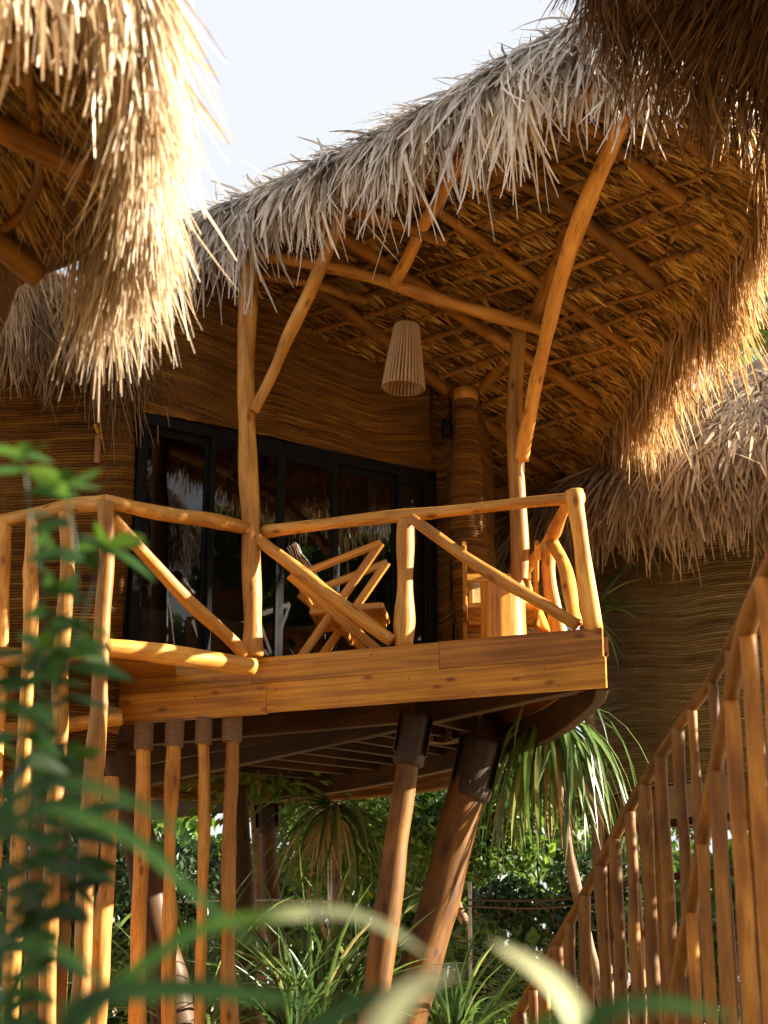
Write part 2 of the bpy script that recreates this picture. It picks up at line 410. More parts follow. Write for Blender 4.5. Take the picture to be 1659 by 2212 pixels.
def reed(name, dark, mid, light):
    m, nt, b = nodes(name); l = nt.links
    a = N(nt, 'ShaderNodeAttribute', attribute_name='gc')      # x: metres along, y: reed number, z: height in its groove 0..1
    sx = N(nt, 'ShaderNodeSeparateXYZ'); l.new(a.outputs['Vector'], sx.inputs[0])
    mp = N(nt, 'ShaderNodeMapping'); mp.inputs['Scale'].default_value = (1.3, 7.3, 0); l.new(a.outputs['Vector'], mp.inputs[0])
    n = N(nt, 'ShaderNodeTexNoise', i_Scale=1.0, i_Detail=3.0, i_Roughness=.5); l.new(mp.outputs[0], n.inputs['Vector'])
    r = ramp(nt, [(.30, dark), (.5, mid), (.70, light)]); l.new(n.outputs[0], r.inputs[0])
    mp2 = N(nt, 'ShaderNodeMapping'); mp2.inputs['Scale'].default_value = (.5, .035, 0); l.new(a.outputs['Vector'], mp2.inputs[0])
    n2 = N(nt, 'ShaderNodeTexNoise', i_Scale=1.0, i_Detail=3.0); l.new(mp2.outputs[0], n2.inputs['Vector'])
    r2 = ramp(nt, [(.3, (.6, .55, .5)), (.65, (1.1, 1.1, 1.1))]); l.new(n2.outputs[0], r2.inputs[0])
    c = mixc(nt, .8, r.outputs[0], r2.outputs[0], 'MULTIPLY')
    l.new(c, b.inputs['Base Color']); b.inputs['Roughness'].default_value = .7; b.inputs['Specular IOR Level'].default_value = .2
    bp = N(nt, 'ShaderNodeBump', i_Strength=.5, i_Distance=.004); l.new(n.outputs[0], bp.inputs['Height']); l.new(bp.outputs[0], b.inputs['Normal'])
    M[name] = m
reed('reed', (.045, .018, .003), (.14, .058, .007), (.28, .130, .018))
reed('reed_green', (.075, .052, .022), (.19, .14, .062), (.33, .26, .13))

def plain(name, col, rough=.5, metal=0, var=.15, scale=30, spec=.5):
    m, nt, b = nodes(name); l = nt.links
    tc = N(nt, 'ShaderNodeNewGeometry'); n = N(nt, 'ShaderNodeTexNoise', i_Scale=scale, i_Detail=4.0); l.new(tc.outputs['Position'], n.inputs['Vector'])
    r = ramp(nt, [(.3, tuple(x * (1 - var) for x in col)), (.7, tuple(min(1, x * (1 + var)) for x in col))]); l.new(n.outputs[0], r.inputs[0])
    l.new(r.outputs[0], b.inputs['Base Color']); b.inputs['Roughness'].default_value = rough; b.inputs['Metallic'].default_value = metal
    b.inputs['Specular IOR Level'].default_value = spec
    M[name] = m; return m
plain('black_metal', (.004, .004, .004), .65, 0, .3, 8, .12)
plain('steel_collar', (.028, .016, .010), .55, .3, .4, 15)
plain('ground_soil', (.42, .29, .14), .9, 0, .3, 2.5)
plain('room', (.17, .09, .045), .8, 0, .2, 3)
plain('curtain', (.50, .42, .33), .85, 0, .1, 6)
plain('linen', (.42, .28, .17), .8, 0, .12, 10)
plain('cord', (.10, .07, .05), .7)
plain('rope', (.20, .115, .06), .85, 0, .35, 120)
plain('lamp_rope', (.40, .24, .12), .85, 0, .35, 160)
plain('pipe', (.55, .53, .50), .5)
plain('bark', (.22, .14, .085), .9, 0, .4, 14)
plain('screw', (.035, .024, .016), .6, .3)

m, nt, b = nodes('glass'); l = nt.links
nt.nodes.remove(b)
gl = N(nt, 'ShaderNodeBsdfGlossy', i_Roughness=.015); gl.inputs[0].default_value = (.9, .92, .95, 1)
tr = N(nt, 'ShaderNodeBsdfTransparent'); tr.inputs[0].default_value = (.50, .52, .52, 1)
fr = N(nt, 'ShaderNodeFresnel', i_IOR=1.5); mx = N(nt, 'ShaderNodeMixShader')
l.new(fr.outputs[0], mx.inputs[0]); l.new(tr.outputs[0], mx.inputs[1]); l.new(gl.outputs[0], mx.inputs[2]); l.new(mx.outputs[0], nt.nodes['Material Output'].inputs[0])
M['glass'] = m

m, nt, b = nodes('cane'); l = nt.links      # woven cane: open weave
tc = N(nt, 'ShaderNodeTexCoord'); ck = N(nt, 'ShaderNodeTexVoronoi', i_Scale=75.0); ck.feature = 'F1'; ck.inputs['Randomness'].default_value = .05
l.new(tc.outputs['Object'], ck.inputs['Vector'])
r = ramp(nt, [(.32, (.10, .05, .015)), (.45, (.62, .42, .17))]); l.new(ck.outputs['Distance'], r.inputs[0]); l.new(r.outputs[0], b.inputs['Base Color']); b.inputs['Roughness'].default_value = .5
M['cane'] = m
m, nt, b = nodes('stripe_fabric'); l = nt.links
tc = N(nt, 'ShaderNodeTexCoord'); wv = N(nt, 'ShaderNodeTexWave', i_Scale=9.0, i_Distortion=1.5); wv.bands_direction = 'Y'; l.new(tc.outputs['Object'], wv.inputs[0])
r = ramp(nt, [(.62, (.025, .027, .04)), (.75, (.62, .58, .55))]); l.new(wv.outputs[0], r.inputs[0]); l.new(r.outputs[0], b.inputs['Base Color']); b.inputs['Roughness'].default_value = .85
M['stripe_fabric'] = m

# ------------------------------------------------------------------ woven reed wall
CEIL_P = V(-1.3, 12.87, 8.1); EU = unit(V(.757, -.653, 0)); EVh = V(.653, .757, 0); SL = .26
CN = unit(np.cross(EU, unit(EVh - Z * SL)));  CN = CN if CN[2] > 0 else -CN
def ceil_z(x, y): return 8.1 - SL * ((x + 1.3) * .653 + (y - 12.87) * .757)
def onroof(px, py, drop=0.0): return onplane(px, py, CEIL_P - Z * drop, CN)

def woven(name, path, z0, z1, mat, parent, th=.12, pitch=.021, fine=True, wave=.05, seed=3, side=1, depth=.014, tilt=0.0):
    """wall of thin horizontal reeds laid in wavering courses; path is walked with the outside on its right (side=1)"""
    P = resample([(x, y, 0) for x, y in path], .05); n = len(P)
    T = unit(np.gradient(P, axis=0)); Nn = np.stack([T[:, 1], -T[:, 0], 0 * T[:, 0]], -1) * side
    s = np.concatenate([[0], np.cumsum(np.linalg.norm(np.diff(P, axis=0), axis=1))])
    zt = np.array([z1(x, y) if callable(z1) else z1 for x, y, _ in P]); zb = np.array([z0(x, y) if callable(z0) else z0 for x, y, _ in P])
    pitch = pitch * 1.22 if fine and th > .06 else pitch
    dz = pitch / 7 if fine else .25; zmin, zmax = zb.min(), zt.max(); zs = np.arange(zmin, zmax + dz, dz)
    H = np.clip(zs[:, None], zb[None, :], zt[None, :])
    rng = np.random.default_rng(seed); f = rng.uniform(.8, 1.2, 4); ph = rng.random(6) * 6
    off = wave * (np.sin(s * 1.7 * f[0] + ph[0])[None, :] * (.6 + .4 * np.sin(H * 1.1 + ph[1])) + .5 * np.sin(s * 3.9 * f[1] + H * .9 + ph[2]) + .10 * np.sin(s * 9 + ph[3])) + tilt * s[None, :]
    h = (H + off) / pitch; fr = h - np.floor(h); rid = np.floor(h)
    tab = rng.random(4000); tb2 = rng.random((4000,))
    bulge = .035 * np.sin(H * 1.9 + s[None, :] * 1.3 + ph[4]) if fine else 0 * H
    xr = np.clip((fr - .5) / .40, -1.2, 1.2); d = bulge + depth * (np.where(np.abs(xr) < 1, np.sqrt(np.clip(1 - xr ** 2, 0, 1)), -.7) + .35 * tab[(rid.astype(int) * 31 + np.floor(s * 2.3 + tb2[rid.astype(int) % 4000] * 9).astype(int)[None, :] if False else rid.astype(int) * 31) % 4000])
    v = np.stack([P[None, :, 0] + Nn[None, :, 0] * d, P[None, :, 1] + Nn[None, :, 1] * d, H], -1); m = len(zs)
    gc = np.stack([np.broadcast_to(s, H.shape) + 13.7 * tab[(rid.astype(int)) % 4000], rid + .5, fr], -1)
    i = np.arange(m - 1)[:, None] * n; j = np.arange(n - 1)[None, :]
    q = np.stack([i + j, i + j + 1, i + n + j + 1, i + n + j], -1).reshape(-1, 4)
    mb = MB(); mb.add(v.reshape(-1, 3), [q], gc.reshape(-1, 3))
    # back skin and edges
    Bk = P - Nn * th
    for (A0, A1, B0, B1) in (((P[:, :2], zb), (P[:, :2], zt), (Bk[:, :2], zb), (Bk[:, :2], zt)),):
        row = lambda a: np.column_stack([a[0], a[1]])
        v2 = np.vstack([row(A0), row(A1), row(B1), row(B0)]); jj = np.arange(n - 1)
        qs = [np.stack([a * n + jj, a * n + jj + 1, b_ * n + jj + 1, b_ * n + jj], -1) for a, b_ in ((1, 2), (2, 3), (3, 0))]
        ends = np.array([[0, n, 2 * n, 3 * n], [n - 1, 2 * n - 1, 3 * n - 1, 4 * n - 1]])
        g2 = np.column_stack([np.tile(s, 4), np.repeat([0, 9, 20, 31], n), np.zeros(4 * n)])
        mb.add(v2, [np.vstack(qs + [ends])], g2)
    return mb.build(name, M[mat], parent)

# ================================================================== GROUND
gr = []
xs = np.linspace(-70, 70, 57); ys = np.linspace(-60, 90, 61); X, Y_ = np.meshgrid(xs, ys)
Zg = .10 * np.sin(X * .7) * np.cos(Y_ * .5) + .05 * np.sin(X * 1.9 + Y_) - .06 + np.clip((Y_ - 24) * .05, 0, 3)
vv = np.stack([X, Y_, Zg], -1).reshape(-1, 3); i = np.arange(60)[:, None] * 57; j = np.arange(56)[None, :]
g = mesh('ground', vv, np.stack([i + j, i + j + 1, i + 57 + j + 1, i + 57 + j], -1).reshape(-1, 4), M['ground_soil'])
tag(g, 'sandy brown soil below the raised huts', 'ground', kind='structure')

# ================================================================== MAIN HUT
ZD = 4.4
cabin = empty('raised_hut', (0.0, 15.0, 0), 'hut on log stilts in the middle with glass doors and an open thatched balcony', 'hut')

# --- roof core and thatch
front = [(440, 522), (575, 466), (711, 406), (845, 345), (977, 284), (1070, 248), (1151, 216), (1250, 192), (1345, 178)]
right = [(1440, 205), (1525, 258), (1578, 335), (1590, 415), (1562, 500), (1505, 590), (1435, 675), (1372, 755), (1322, 835), (1278, 920), (1237, 998)]
loop = [onroof(*p) for p in front] + [onroof(*p) for p in right]
for x, y in ((1.55, 16.8), (1.0, 17.8), (0, 18.6), (-1.4, 19), (-2.6, 18.2), (-2.9, 16.6), (-2.4, 14.8), (-1.75, 13.6)):
    loop.append(V(x, y, ceil_z(x, y)))
loop = resample(loop + [loop[0]], .18)[:-1]
cc = V(0, 14.6, ceil_z(0, 14.6))
prof_main = [(-2.2, .42), (-1.2, .42), (-.5, .38), (-.08, .30), (.10, .17), (.13, .03), (.0, 0)]
R1 = Roof(loop, prof_main, apex=cc)
u_of = lambda k: R1.arc[k] / R1.arc[-1]
_b = int(np.argmin(np.linalg.norm(loop - onroof(1345, 178), axis=1)))
R1.zs = 1 + 1.15 * np.exp(-((R1.arc[:-1] - R1.arc[_b] - .1) / 1.25) ** 2)
nf = sum(1 for p in loop if False)
# fraction of the loop up to the front-right corner and up to the end of the visible eave
dB = np.argmin(np.linalg.norm(loop - onroof(1345, 178), axis=1)); dD = np.argmin(np.linalg.norm(loop - onroof(1237, 998), axis=1))
uB, uD = u_of(dB), u_of(dD)
mb = MB(); R1.core(mb, .05)
roof = mb.build('thatched_roof', M['thatch_brown'], cabin)
# front: dry silver grey palm strips
mb = MB()
R1.thatch(mb, 8500, (-.03, uB + .05), (.35, .93), (.30, .62), (.012, .042), .24, curl=.09, seed=3, clump=.17, spread=.62, sbias=.8, drift=-.30, K=5, lift=.06)
R1.thatch(mb, 5500, (-.03, uB + .05), (.30, .93), (.15, .40), (.008, .026), .12, curl=.10, seed=13, clump=.08, spread=.85, sbias=.9, drift=-.2, lift=.04)
R1.thatch(mb, 2600, (-.02, uB + .01), (.72, 1.0), (.30, .80), (.010, .034), .42, curl=.13, seed=4, clump=.22, spread=.60, drift=-.30, K=6, lift=.05)
R1.thatch(mb, 3500, (-.02, uB + .01), (.3, .98), (.15, .45), (.003, .008), .30, curl=.16, seed=5, clump=.07, spread=.9, K=6)
R1.thatch(mb, 2500, (-.02, uB), (0, .4), (.3, .5), (.008, .02), .1, seed=6, clump=.14, spread=.4)
mb.build('front_fringe', M['thatch_grey'], roof)['label'] = 'silver grey palm strips along the front edge of the roof'
R1b = Roof(loop, [(-2.2, .42), (-1.0, .45), (-.25, .40), (.02, .32), (.15, .14), (.14, -.02), (.05, -.03), (.0, 0)], apex=cc)
R1b.zs = R1.zs
mb = MB()
R1b.thatch(mb, 4500, (uB + .02, uD + .12), (.25, .75), (.22, .36), (.009, .028), .10, seed=28, clump=.14, spread=.3, lift=.04)
R1b.thatch(mb, 7000, (uB + .035, uD + .12), (.74, .97), (.40, .74), (.009, .030), .34, seed=8, clump=.13, spread=.22, sbias=.8, K=5)
R1b.thatch(mb, 5000, (uB + .05, uD + .14), (.84, 1.0), (.50, .95), (.008, .026), .50, seed=9, clump=.15, spread=.2, K=5)
R1b.thatch(mb, 4000, (uD + .08, .99), (.7, .95), (.3, .6), (.008, .02), .35, seed=10, clump=.15, spread=.2)
mb.build('eave_fringe', M['thatch_gold'], roof)['label'] = 'long golden strands hanging from the right eave of the roof'
# underside fronds, laid in overlapping courses between the battens
def in_poly(x, y, poly):
    ins = np.zeros(len(x), bool); n = len(poly); j = n - 1
    for i in range(n):
        xi, yi, xj, yj = poly[i][0], poly[i][1], poly[j][0], poly[j][1]
        c = ((yi > y) != (yj > y)) & (x < (xj - xi) * (y - yi) / (yj - yi + 1e-12) + xi); ins ^= c; j = i
    return ins
rng = np.random.default_rng(21)
mb = MB(); n0 = 30000
uu = rng.uniform(-.6, 6.4, n0); row = rng.integers(0, 46, n0); vvv = row * .13 + rng.normal(0, .012, n0)
x = CEIL_P[0] + EU[0] * uu + EVh[0] * vvv; y = CEIL_P[1] + EU[1] * uu + EVh[1] * vvv
ok = in_poly(x, y, loop); x, y, uu, row, vvv = x[ok], y[ok], uu[ok], row[ok], vvv[ok]
P = np.stack([x, y, ceil_z(x, y) + .02 - .03 * rng.random(len(x))], -1)
cl = clump_noise(uu + row * 17.3, .16, 5, 2)
EV = unit(EVh - Z * SL); ang = .62 + .10 * cl[:, 0] + rng.normal(0, .05, len(x))
D = EV * np.cos(ang)[:, None] + EU * np.sin(ang)[:, None]
D = D - Z * (.03 * rng.random((len(x), 1)) + .22)
v, q, r, t = blades(P, D, rng.uniform(.22, .38, len(x)), rng.uniform(.016, .044, len(x)), 3, 0.0, .05, 31, side=np.broadcast_to(-CN, P.shape), taper=(.9, 1, .8, .3), rnd=np.clip(.5 + .2 * cl[:, 1] + rng.normal(0, .2, len(x)), 0, 1))
mb.add(v, [q], None, r)
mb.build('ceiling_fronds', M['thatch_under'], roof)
# fanning strands where the ceiling turns into the hanging eave
mb = MB(); n0 = 5500; u = uB - .02 + rng.random(n0) * (uD + .1 - uB); pl, ol, tl, xx = R1.sample(u)
ins = rng.uniform(.0, .42, n0); P = pl - ol * ins[:, None]; P[:, 2] = ceil_z(P[:, 0], P[:, 1]) - .01 - .03 * rng.random(n0)
cl = clump_noise(xx, .13, 9, 2); D = ol * .9 + tl * (.28 + .12 * cl[:, :1] + rng.normal(0, .08, (n0, 1))); D[:, 2] = -SL * (D[:, 0] * .653 + D[:, 1] * .757) - .01
v, q, r, t = blades(P, D, rng.uniform(.22, .40, n0), rng.uniform(.012, .034, n0), 5, np.where(ins < .15, .12, .0), .04, 33, rnd=np.clip(.55 + .2 * cl[:, 1] + rng.normal(0, .18, n0), 0, 1), side=np.broadcast_to(-CN, P.shape))
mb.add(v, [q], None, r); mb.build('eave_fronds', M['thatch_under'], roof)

def rl(name, a, b, r, drop=.125, ext=(0, 0), mat='ceiling_pole'):
    p, q = onroof(*a, drop), onroof(*b, drop); d = unit(q - p)
    return log(name, [p - d * ext[0], q + d * ext[1]], r, None, M[mat], roof)
rl('rafter', (610, 425), (1290, 870), .062, .12)
rl('rafter', (1010, 268), (1427, 616), .065, .12)
rl('rafter', (520, 490), (1200, 1030), .060, .12)
rl('rafter', (810, 360), (1355, 745), .045, .10)
rl('rafter', (1200, 215), (1475, 430), .045, .10)
for k in range(1, len(front) - 1, 2):
    rl('edge_log', front[k - 1] if k > 1 else front[0], front[k + 1], .05, .05)
rl('edge_log', front[-1], (1545, 350), .055, .05)
# battens, each running on to the eave
rng = np.random.default_rng(5); poly = [(p[0], p[1]) for p in loop]; LASH = []
for k in range(1, 19):
    v_ = k * .26 + rng.normal(0, .012); us = np.linspace(-1.5, 6.5, 200); jt = rng.normal(0, .02)
    x = CEIL_P[0] + EU[0] * us + EVh[0] * (v_ + jt * us / 3); y = CEIL_P[1] + EU[1] * us + EVh[1] * (v_ + jt * us / 3)
    ok = in_poly(x, y, poly); 
    if ok.sum() < 8: continue
    x, y = x[ok], y[ok]; cut = 4 if k % 3 else 7
    x, y = x[2:-cut], y[2:-cut]
    if len(x) < 4: continue
    p0 = V(x[0], y[0], ceil_z(x[0], y[0]) - .085); p1 = V(x[-1], y[-1], ceil_z(x[-1], y[-1]) - .085)
    bt = log('batten', [p0, p1], .024 + .008 * (k % 2), .020, M['ceiling_pole'], roof, wob=.5, seg=8, knots=2)
    if k % 2:    # cord lashing wound along the thicker battens
        Lb = np.linalg.norm(p1 - p0); d = (p1 - p0) / Lb
        for s_ in np.arange(.1, Lb, .19):
            c = p0 + d * (s_ + rng.normal(0, .02)); a = unit(np.cross(d, Z)); b2 = np.cross(a, d)
            n_t = np.linspace(0, 2 * np.pi * 3, 27)     # three turns of one cord
            LASH.append([c + d * (t / 6.283 * .012) + (a * math.cos(t) + b2 * math.sin(t)) * .036 for t in n_t])
LASH.sort(key=lambda q: np.linalg.norm(q[0] - O0)); rest = MB()
for k, q in enumerate(LASH):
    mbl = MB() if k < 100 else rest
    log_geo(mbl, q, .005, seg=4, wob=0, lump=0, knots=0, step=.03)
    if k < 100: mbl.build('lashing', M['rope'], roof)
if rest.n: rest.build('lashing', M['rope'], roof)['kind'] = 'stuff'
for a, b in (((1440, 330), (1205, 1010)), ((1500, 420), (1330, 760))):
    rl('cross_batten', a, b, .022, .03)

# --- posts, ties and braces
pm = 'pole'
yL, yR = 12.72, 13.3
PLb, PLt = at(546, 1412, yL), at(537, 545, yL + .05)
postL = log('support_post', [at(546, 1418, yL), at(540, 1140, yL), at(533, 850, yL), at(537, 640, yL), at(538, 480, yL)], .078, .066, M[pm], cabin, lump=.13)
log('support_post', [at(1118, 1462, yR), at(1124, 1200, yR), at(1112, 900, yR), at(1122, 640, yR)], .074, .064, M[pm], cabin)
tie = log('tie_beam', [at(540, 548, yL + .02), at(760, 590, 12.74), at(980, 655, 12.84), at(1178, 716, yR - .14)], .05, .052, M[pm], cabin)
log('tie_beam', [at(545, 592, yL + .12), at(700, 620, 12.95), at(790, 652, 13.15)], .042, .042, M['ceiling_pole'], cabin)
log('tie_beam', [onroof(740, 445, .26), onroof(963, 521, .22)], .052, .048, M['ceiling_pole'], cabin)
log('tie_beam', [onroof(965, 312, .24), onroof(1175, 424, .22)], .05, .046, M['ceiling_pole'], cabin)
log('roof_brace', [at(548, 888, yL - .09), at(600, 780, 12.55), at(700, 560, 12.2), onroof(765, 388, .06)], .046, .058, M[pm], cabin)
log('roof_brace', [at(852, 612, 12.75), onroof(1018, 300, .06)], .052, .055, M[pm], cabin)
log('roof_brace', [at(1127, 992, yR - .12), at(1165, 800, 12.62), at(1222, 560, 11.75), onroof(1354, 240, .07)], .052, .066, M[pm], cabin, lump=.12)
log('roof_brace', [at(1152, 690, yR - .05), onroof(1228, 490, .08)], .062, .055, M['stilt_wood'], cabin)
log('roof_brace', [at(1045, 835, 14.35), at(1100, 760, 13.9), at(1120, 700, 13.6)], .05, .05, M['ceiling_pole'], cabin)
log('roof_brace', [at(880, 630, 13.1), at(905, 600, 13.2)], .035, .035, M[pm], cabin)

# --- walls
J1, J2 = V(-2.09, 13.05), V(.43, 14.64); dd = unit(J2 - J1); nn = V(dd[1], -dd[0])
ZT = 6.55
top_z = lambda x, y: ceil_z(x, y) + .06
left_path = [(-4.6, 14.3), (-3.9, 13.45), (-3.2, 12.98), (-2.75, 12.86), (-2.42, 12.86), (-2.17, 12.97), tuple(J1 - nn * .02)]
woven('wall', left_path, 3.72, lambda x, y: 7.8 if x > -2.25 else 7.0, 'reed', cabin, wave=.045, seed=4)
mid = [tuple(J1 + dd * t + nn * (.03 * math.sin(t * 2.1) + .02)) for t in np.linspace(0, 2.98, 8)]
woven('wall', mid, ZT, top_z, 'reed', cabin, wave=.085, seed=9)
pc = at(1010, 1100, 14.5)[:2]
rp = [tuple(J2 + nn * .015), tuple(J2 + dd * .12 + nn * .0), tuple(V(pc[0] - .13, pc[1] - .02))]
woven('wall', rp, ZD - .35, lambda x, y: ceil_z(x, y) + .06, 'reed', cabin, wave=.05, seed=13)
col = [(pc[0] + .125 * math.cos(a), pc[1] + .125 * math.sin(a)) for a in np.linspace(math.pi, 3 * math.pi, 25)]
woven('woven_column', col, ZD - .35, ceil_z(*pc) - .12, 'reed', cabin, th=.05, wave=.006, seed=15, depth=.007, pitch=.024)
mb = MB(); lathe_geo(mb, V(pc[0], pc[1], ceil_z(*pc) - .12), [(.0, -.1), (.11, -.1), (.12, 0), (.05, .02), (.055, .1), (.035, .14), (0, .15)]); mb.build('column_cap', M['pole'], cabin)
back = [(pc[0] + .1, pc[1]), (1.05, 15.3), (1.0, 16.2), (.3, 17.3), (-1.2, 18.0), (-3.0, 17.4), (-4.6, 16.2), (-4.9, 15.2), (-4.6, 14.3)]
woven('wall', back, 3.95, lambda x, y: max(ceil_z(x, y), 6.6) + .05, 'reed', cabin, fine=False, pitch=.2, wave=0)
# inner floor of the room and balcony boards
deck_edge = [onz(235, 1432, ZD), onz(550, 1420, ZD), onz(900, 1388, ZD), onz(1300, 1355, ZD)]
f0, f1 = onz(550, 1420, ZD), onz(1300, 1355, ZD); fd = unit(f1 - f0); fn = V(fd[1], -fd[0], 0)   # outward (towards the camera)
fL = f0 - fd * 1.28
rim = [f1 - fn * .10 - fd * .05, V(1.60, 12.35, ZD), V(1.56, 12.9, ZD), V(1.47, 13.6, ZD), V(1.33, 14.2, ZD), V(.93, 15.14, ZD), V(.4, 16.0, ZD), V(-.14, 16.8, ZD), V(-1.15, 17.9, ZD), V(-2.6, 18.4, ZD)]
fl = [fL - fn * .06] + rim + [V(-4.5, 17, ZD), V(-4.7, 14.6, ZD), V(-3.3, 13.15, ZD)]
fl = np.array(fl); n = len(fl); cen = fl.mean(0)
v = np.vstack([fl, fl - Z * .045, cen, cen - Z * .045]); a = np.arange(n); an = (a + 1) % n
mb = MB(); mb.add(v, [np.stack([np.full(n, 2 * n), a, an], -1), np.stack([np.full(n, 2 * n + 1), n + an, n + a], -1), np.stack([a, n + a, n + an, an], -1)], v[:, [0, 2, 1]])
deck = mb.build('deck_floor', M['plank_red'], cabin, False)
def board(a, b, zt, zb, off, mat, name='fascia_board', w=.04, parent=None):
    z = (zt + zb) / 2; p = f0 + fd * a; q = f0 + fd * b
    P = [V(p[0], p[1], z) + fn * off, V(q[0], q[1], z) + fn * off]
    return beam(name, P, w, zt - zb, M[mat], parent or deck, ch=.004, step=.3)
Lf = np.linalg.norm(f1 - f0)
jx = lambda px: np.dot(onz(px, 1400, ZD) - f0, fd)
board(-1.30, -.02, ZD - .012, ZD - .215, -.02, 'plank')
board(-.016, 1.53, ZD - .006, ZD - .215, -.018, 'plank')
board(1.534, Lf, ZD - .002, ZD - .215, -.016, 'plank_red')
board(-1.34, .12, ZD - .219, ZD - .455, .004, 'plank')
board(.124, Lf + .02, ZD - .219, ZD - .445, .006, 'plank')
board(2.12, 2.20, ZD - .29, ZD - .325, .0275, 'teak', 'wood_plug', w=.006)
for a_, z_ in ((-1.2, .06), (-.6, .17), (.06, .05), (.55, .16), (.98, .06), (1.46, .15), (1.60, .06), (1.62, .17), (2.1, .06), (2.5, .15), (.2, .27), (.22, .41), (.75, .40), (1.3, .27), (1.8, .41), (2.35, .28), (2.45, .41), (-.5, .28), (-.9, .40)):
    q_ = f0 + fd * a_; o_ = (.0055 if z_ < .2 else .0285); c_ = V(q_[0], q_[1], ZD - z_) + fn * (o_ - .006)
    log_geo(MB(), [c_, c_ + fn * .006], .0065, wob=0, lump=0, seg=8, knots=0).build('screw', M['cord'], deck)
# end of the boards, rim beam and joists below
zr = ZD - .31
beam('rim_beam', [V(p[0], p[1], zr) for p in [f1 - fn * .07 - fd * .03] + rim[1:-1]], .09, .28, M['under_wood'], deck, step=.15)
beam('rim_beam', [V(p[0], p[1], ZD - .12) for p in [f1 - fn * .07 - fd * .03] + rim[1:6]], .11, .13, M['plank_red'], deck, step=.15)
def ub(px0, py0, px1, py1, z, w, h, nm='joist', mat='under_wood'):
    p, q = onz(px0, py0, z), onz(px1, py1, z); return beam(nm, [p + Z * h / 2, q + Z * h / 2], w, h, M[mat], deck)
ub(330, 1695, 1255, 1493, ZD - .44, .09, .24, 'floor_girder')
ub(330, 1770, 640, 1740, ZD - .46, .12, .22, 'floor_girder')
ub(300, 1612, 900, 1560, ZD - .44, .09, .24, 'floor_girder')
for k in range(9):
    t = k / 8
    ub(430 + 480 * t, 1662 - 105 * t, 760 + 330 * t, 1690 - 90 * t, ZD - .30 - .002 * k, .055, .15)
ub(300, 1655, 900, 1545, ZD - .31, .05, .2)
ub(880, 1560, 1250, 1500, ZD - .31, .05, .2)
# stilts with dark steel collars
def stilt(pts, r0, r1, y, collar=None, mat='stilt_wood', rz=None):
    P = [at(*p, y + (i * 0)) for i, p in enumerate(pts)]
    d = unit(P[-1] - P[-2]); end = P[-1] + d * (P[-1][2] / max(.2, -d[2]))
    st = log('stilt', P + [end], r0, r1, M[mat], cabin, lump=.05, seg=18, wob=.05, knots=1.2)
    if collar:
        mbc = MB(); a = at(*collar[0], y); b_ = at(*collar[1], y)
        log_geo(mbc, [a, b_], collar[2], collar[2] * .97, wob=0, lump=.01, seg=18, knots=0)
        d = unit(b_ - a); sdv = unit(np.cross(d, V(0, 1, 0)))
        for sg in (-1, 1):   # bolted ears
            beam_geo(mbc, [a + sdv * sg * collar[2] * 1.02 - V(0, .03, 0), a + sdv * sg * collar[2] * 1.02 + (b_ - a) * .8 - V(0, .03, 0)], .012, collar[2] * .9, up=V(0, 1, 0))
        mbc.build('steel_collar', M['steel_collar'], st, True)
        mbb = MB()
        for k in range(4):
            c = a + (b_ - a) * (.2 + .2 * k) - V(0, collar[2] * .98, 0) + sdv * collar[2] * .15 * (-1) ** k
            log_geo(mbb, [c, c - V(0, .015, 0)], .012, wob=0, lump=0, seg=6, knots=0)
        mbb.build('collar_bolt', M['screw'], st, False)
    return st
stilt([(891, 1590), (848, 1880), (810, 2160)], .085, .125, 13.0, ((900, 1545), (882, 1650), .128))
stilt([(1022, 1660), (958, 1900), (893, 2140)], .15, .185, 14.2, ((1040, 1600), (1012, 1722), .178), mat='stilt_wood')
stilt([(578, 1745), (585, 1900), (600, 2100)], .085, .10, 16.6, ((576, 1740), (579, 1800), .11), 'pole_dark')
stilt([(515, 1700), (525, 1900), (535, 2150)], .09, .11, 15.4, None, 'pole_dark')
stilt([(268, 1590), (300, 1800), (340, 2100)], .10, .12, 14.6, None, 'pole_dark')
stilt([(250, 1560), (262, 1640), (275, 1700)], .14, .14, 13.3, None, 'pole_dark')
# poles with coiled rope tops
for (xt, yt, xb, rr) in ((312, 1560, 294, .042), (378, 1554, 361, .042), (441, 1548, 431, .036), (502, 1542, 493, .045)):
    yy = 12.95; a = at(xt, yt, yy); b_ = at(xb, 2190, yy); d = unit(b_ - a)
    pl = log('screen_pole', [a, (a + b_) / 2 + V(random.uniform(-.02, .02), 0, 0), b_, b_ + d * (b_[2] / -d[2])], rr, rr * 1.18, M[pm], cabin)
    mbr = MB(); n_t = 11; th = np.linspace(0, 2 * np.pi * n_t, n_t * 12); Hh = .215
    hel = [a - Z * (.0 + Hh * t / th[-1]) + V(math.cos(t), math.sin(t), 0) * (rr * 1.27 + .012) for t in th]
    log_geo(mbr, hel, .0115, seg=6, wob=0, lump=.05, knots=0, step=.03); mbr.build('rope_wrap', M['rope'], pl)

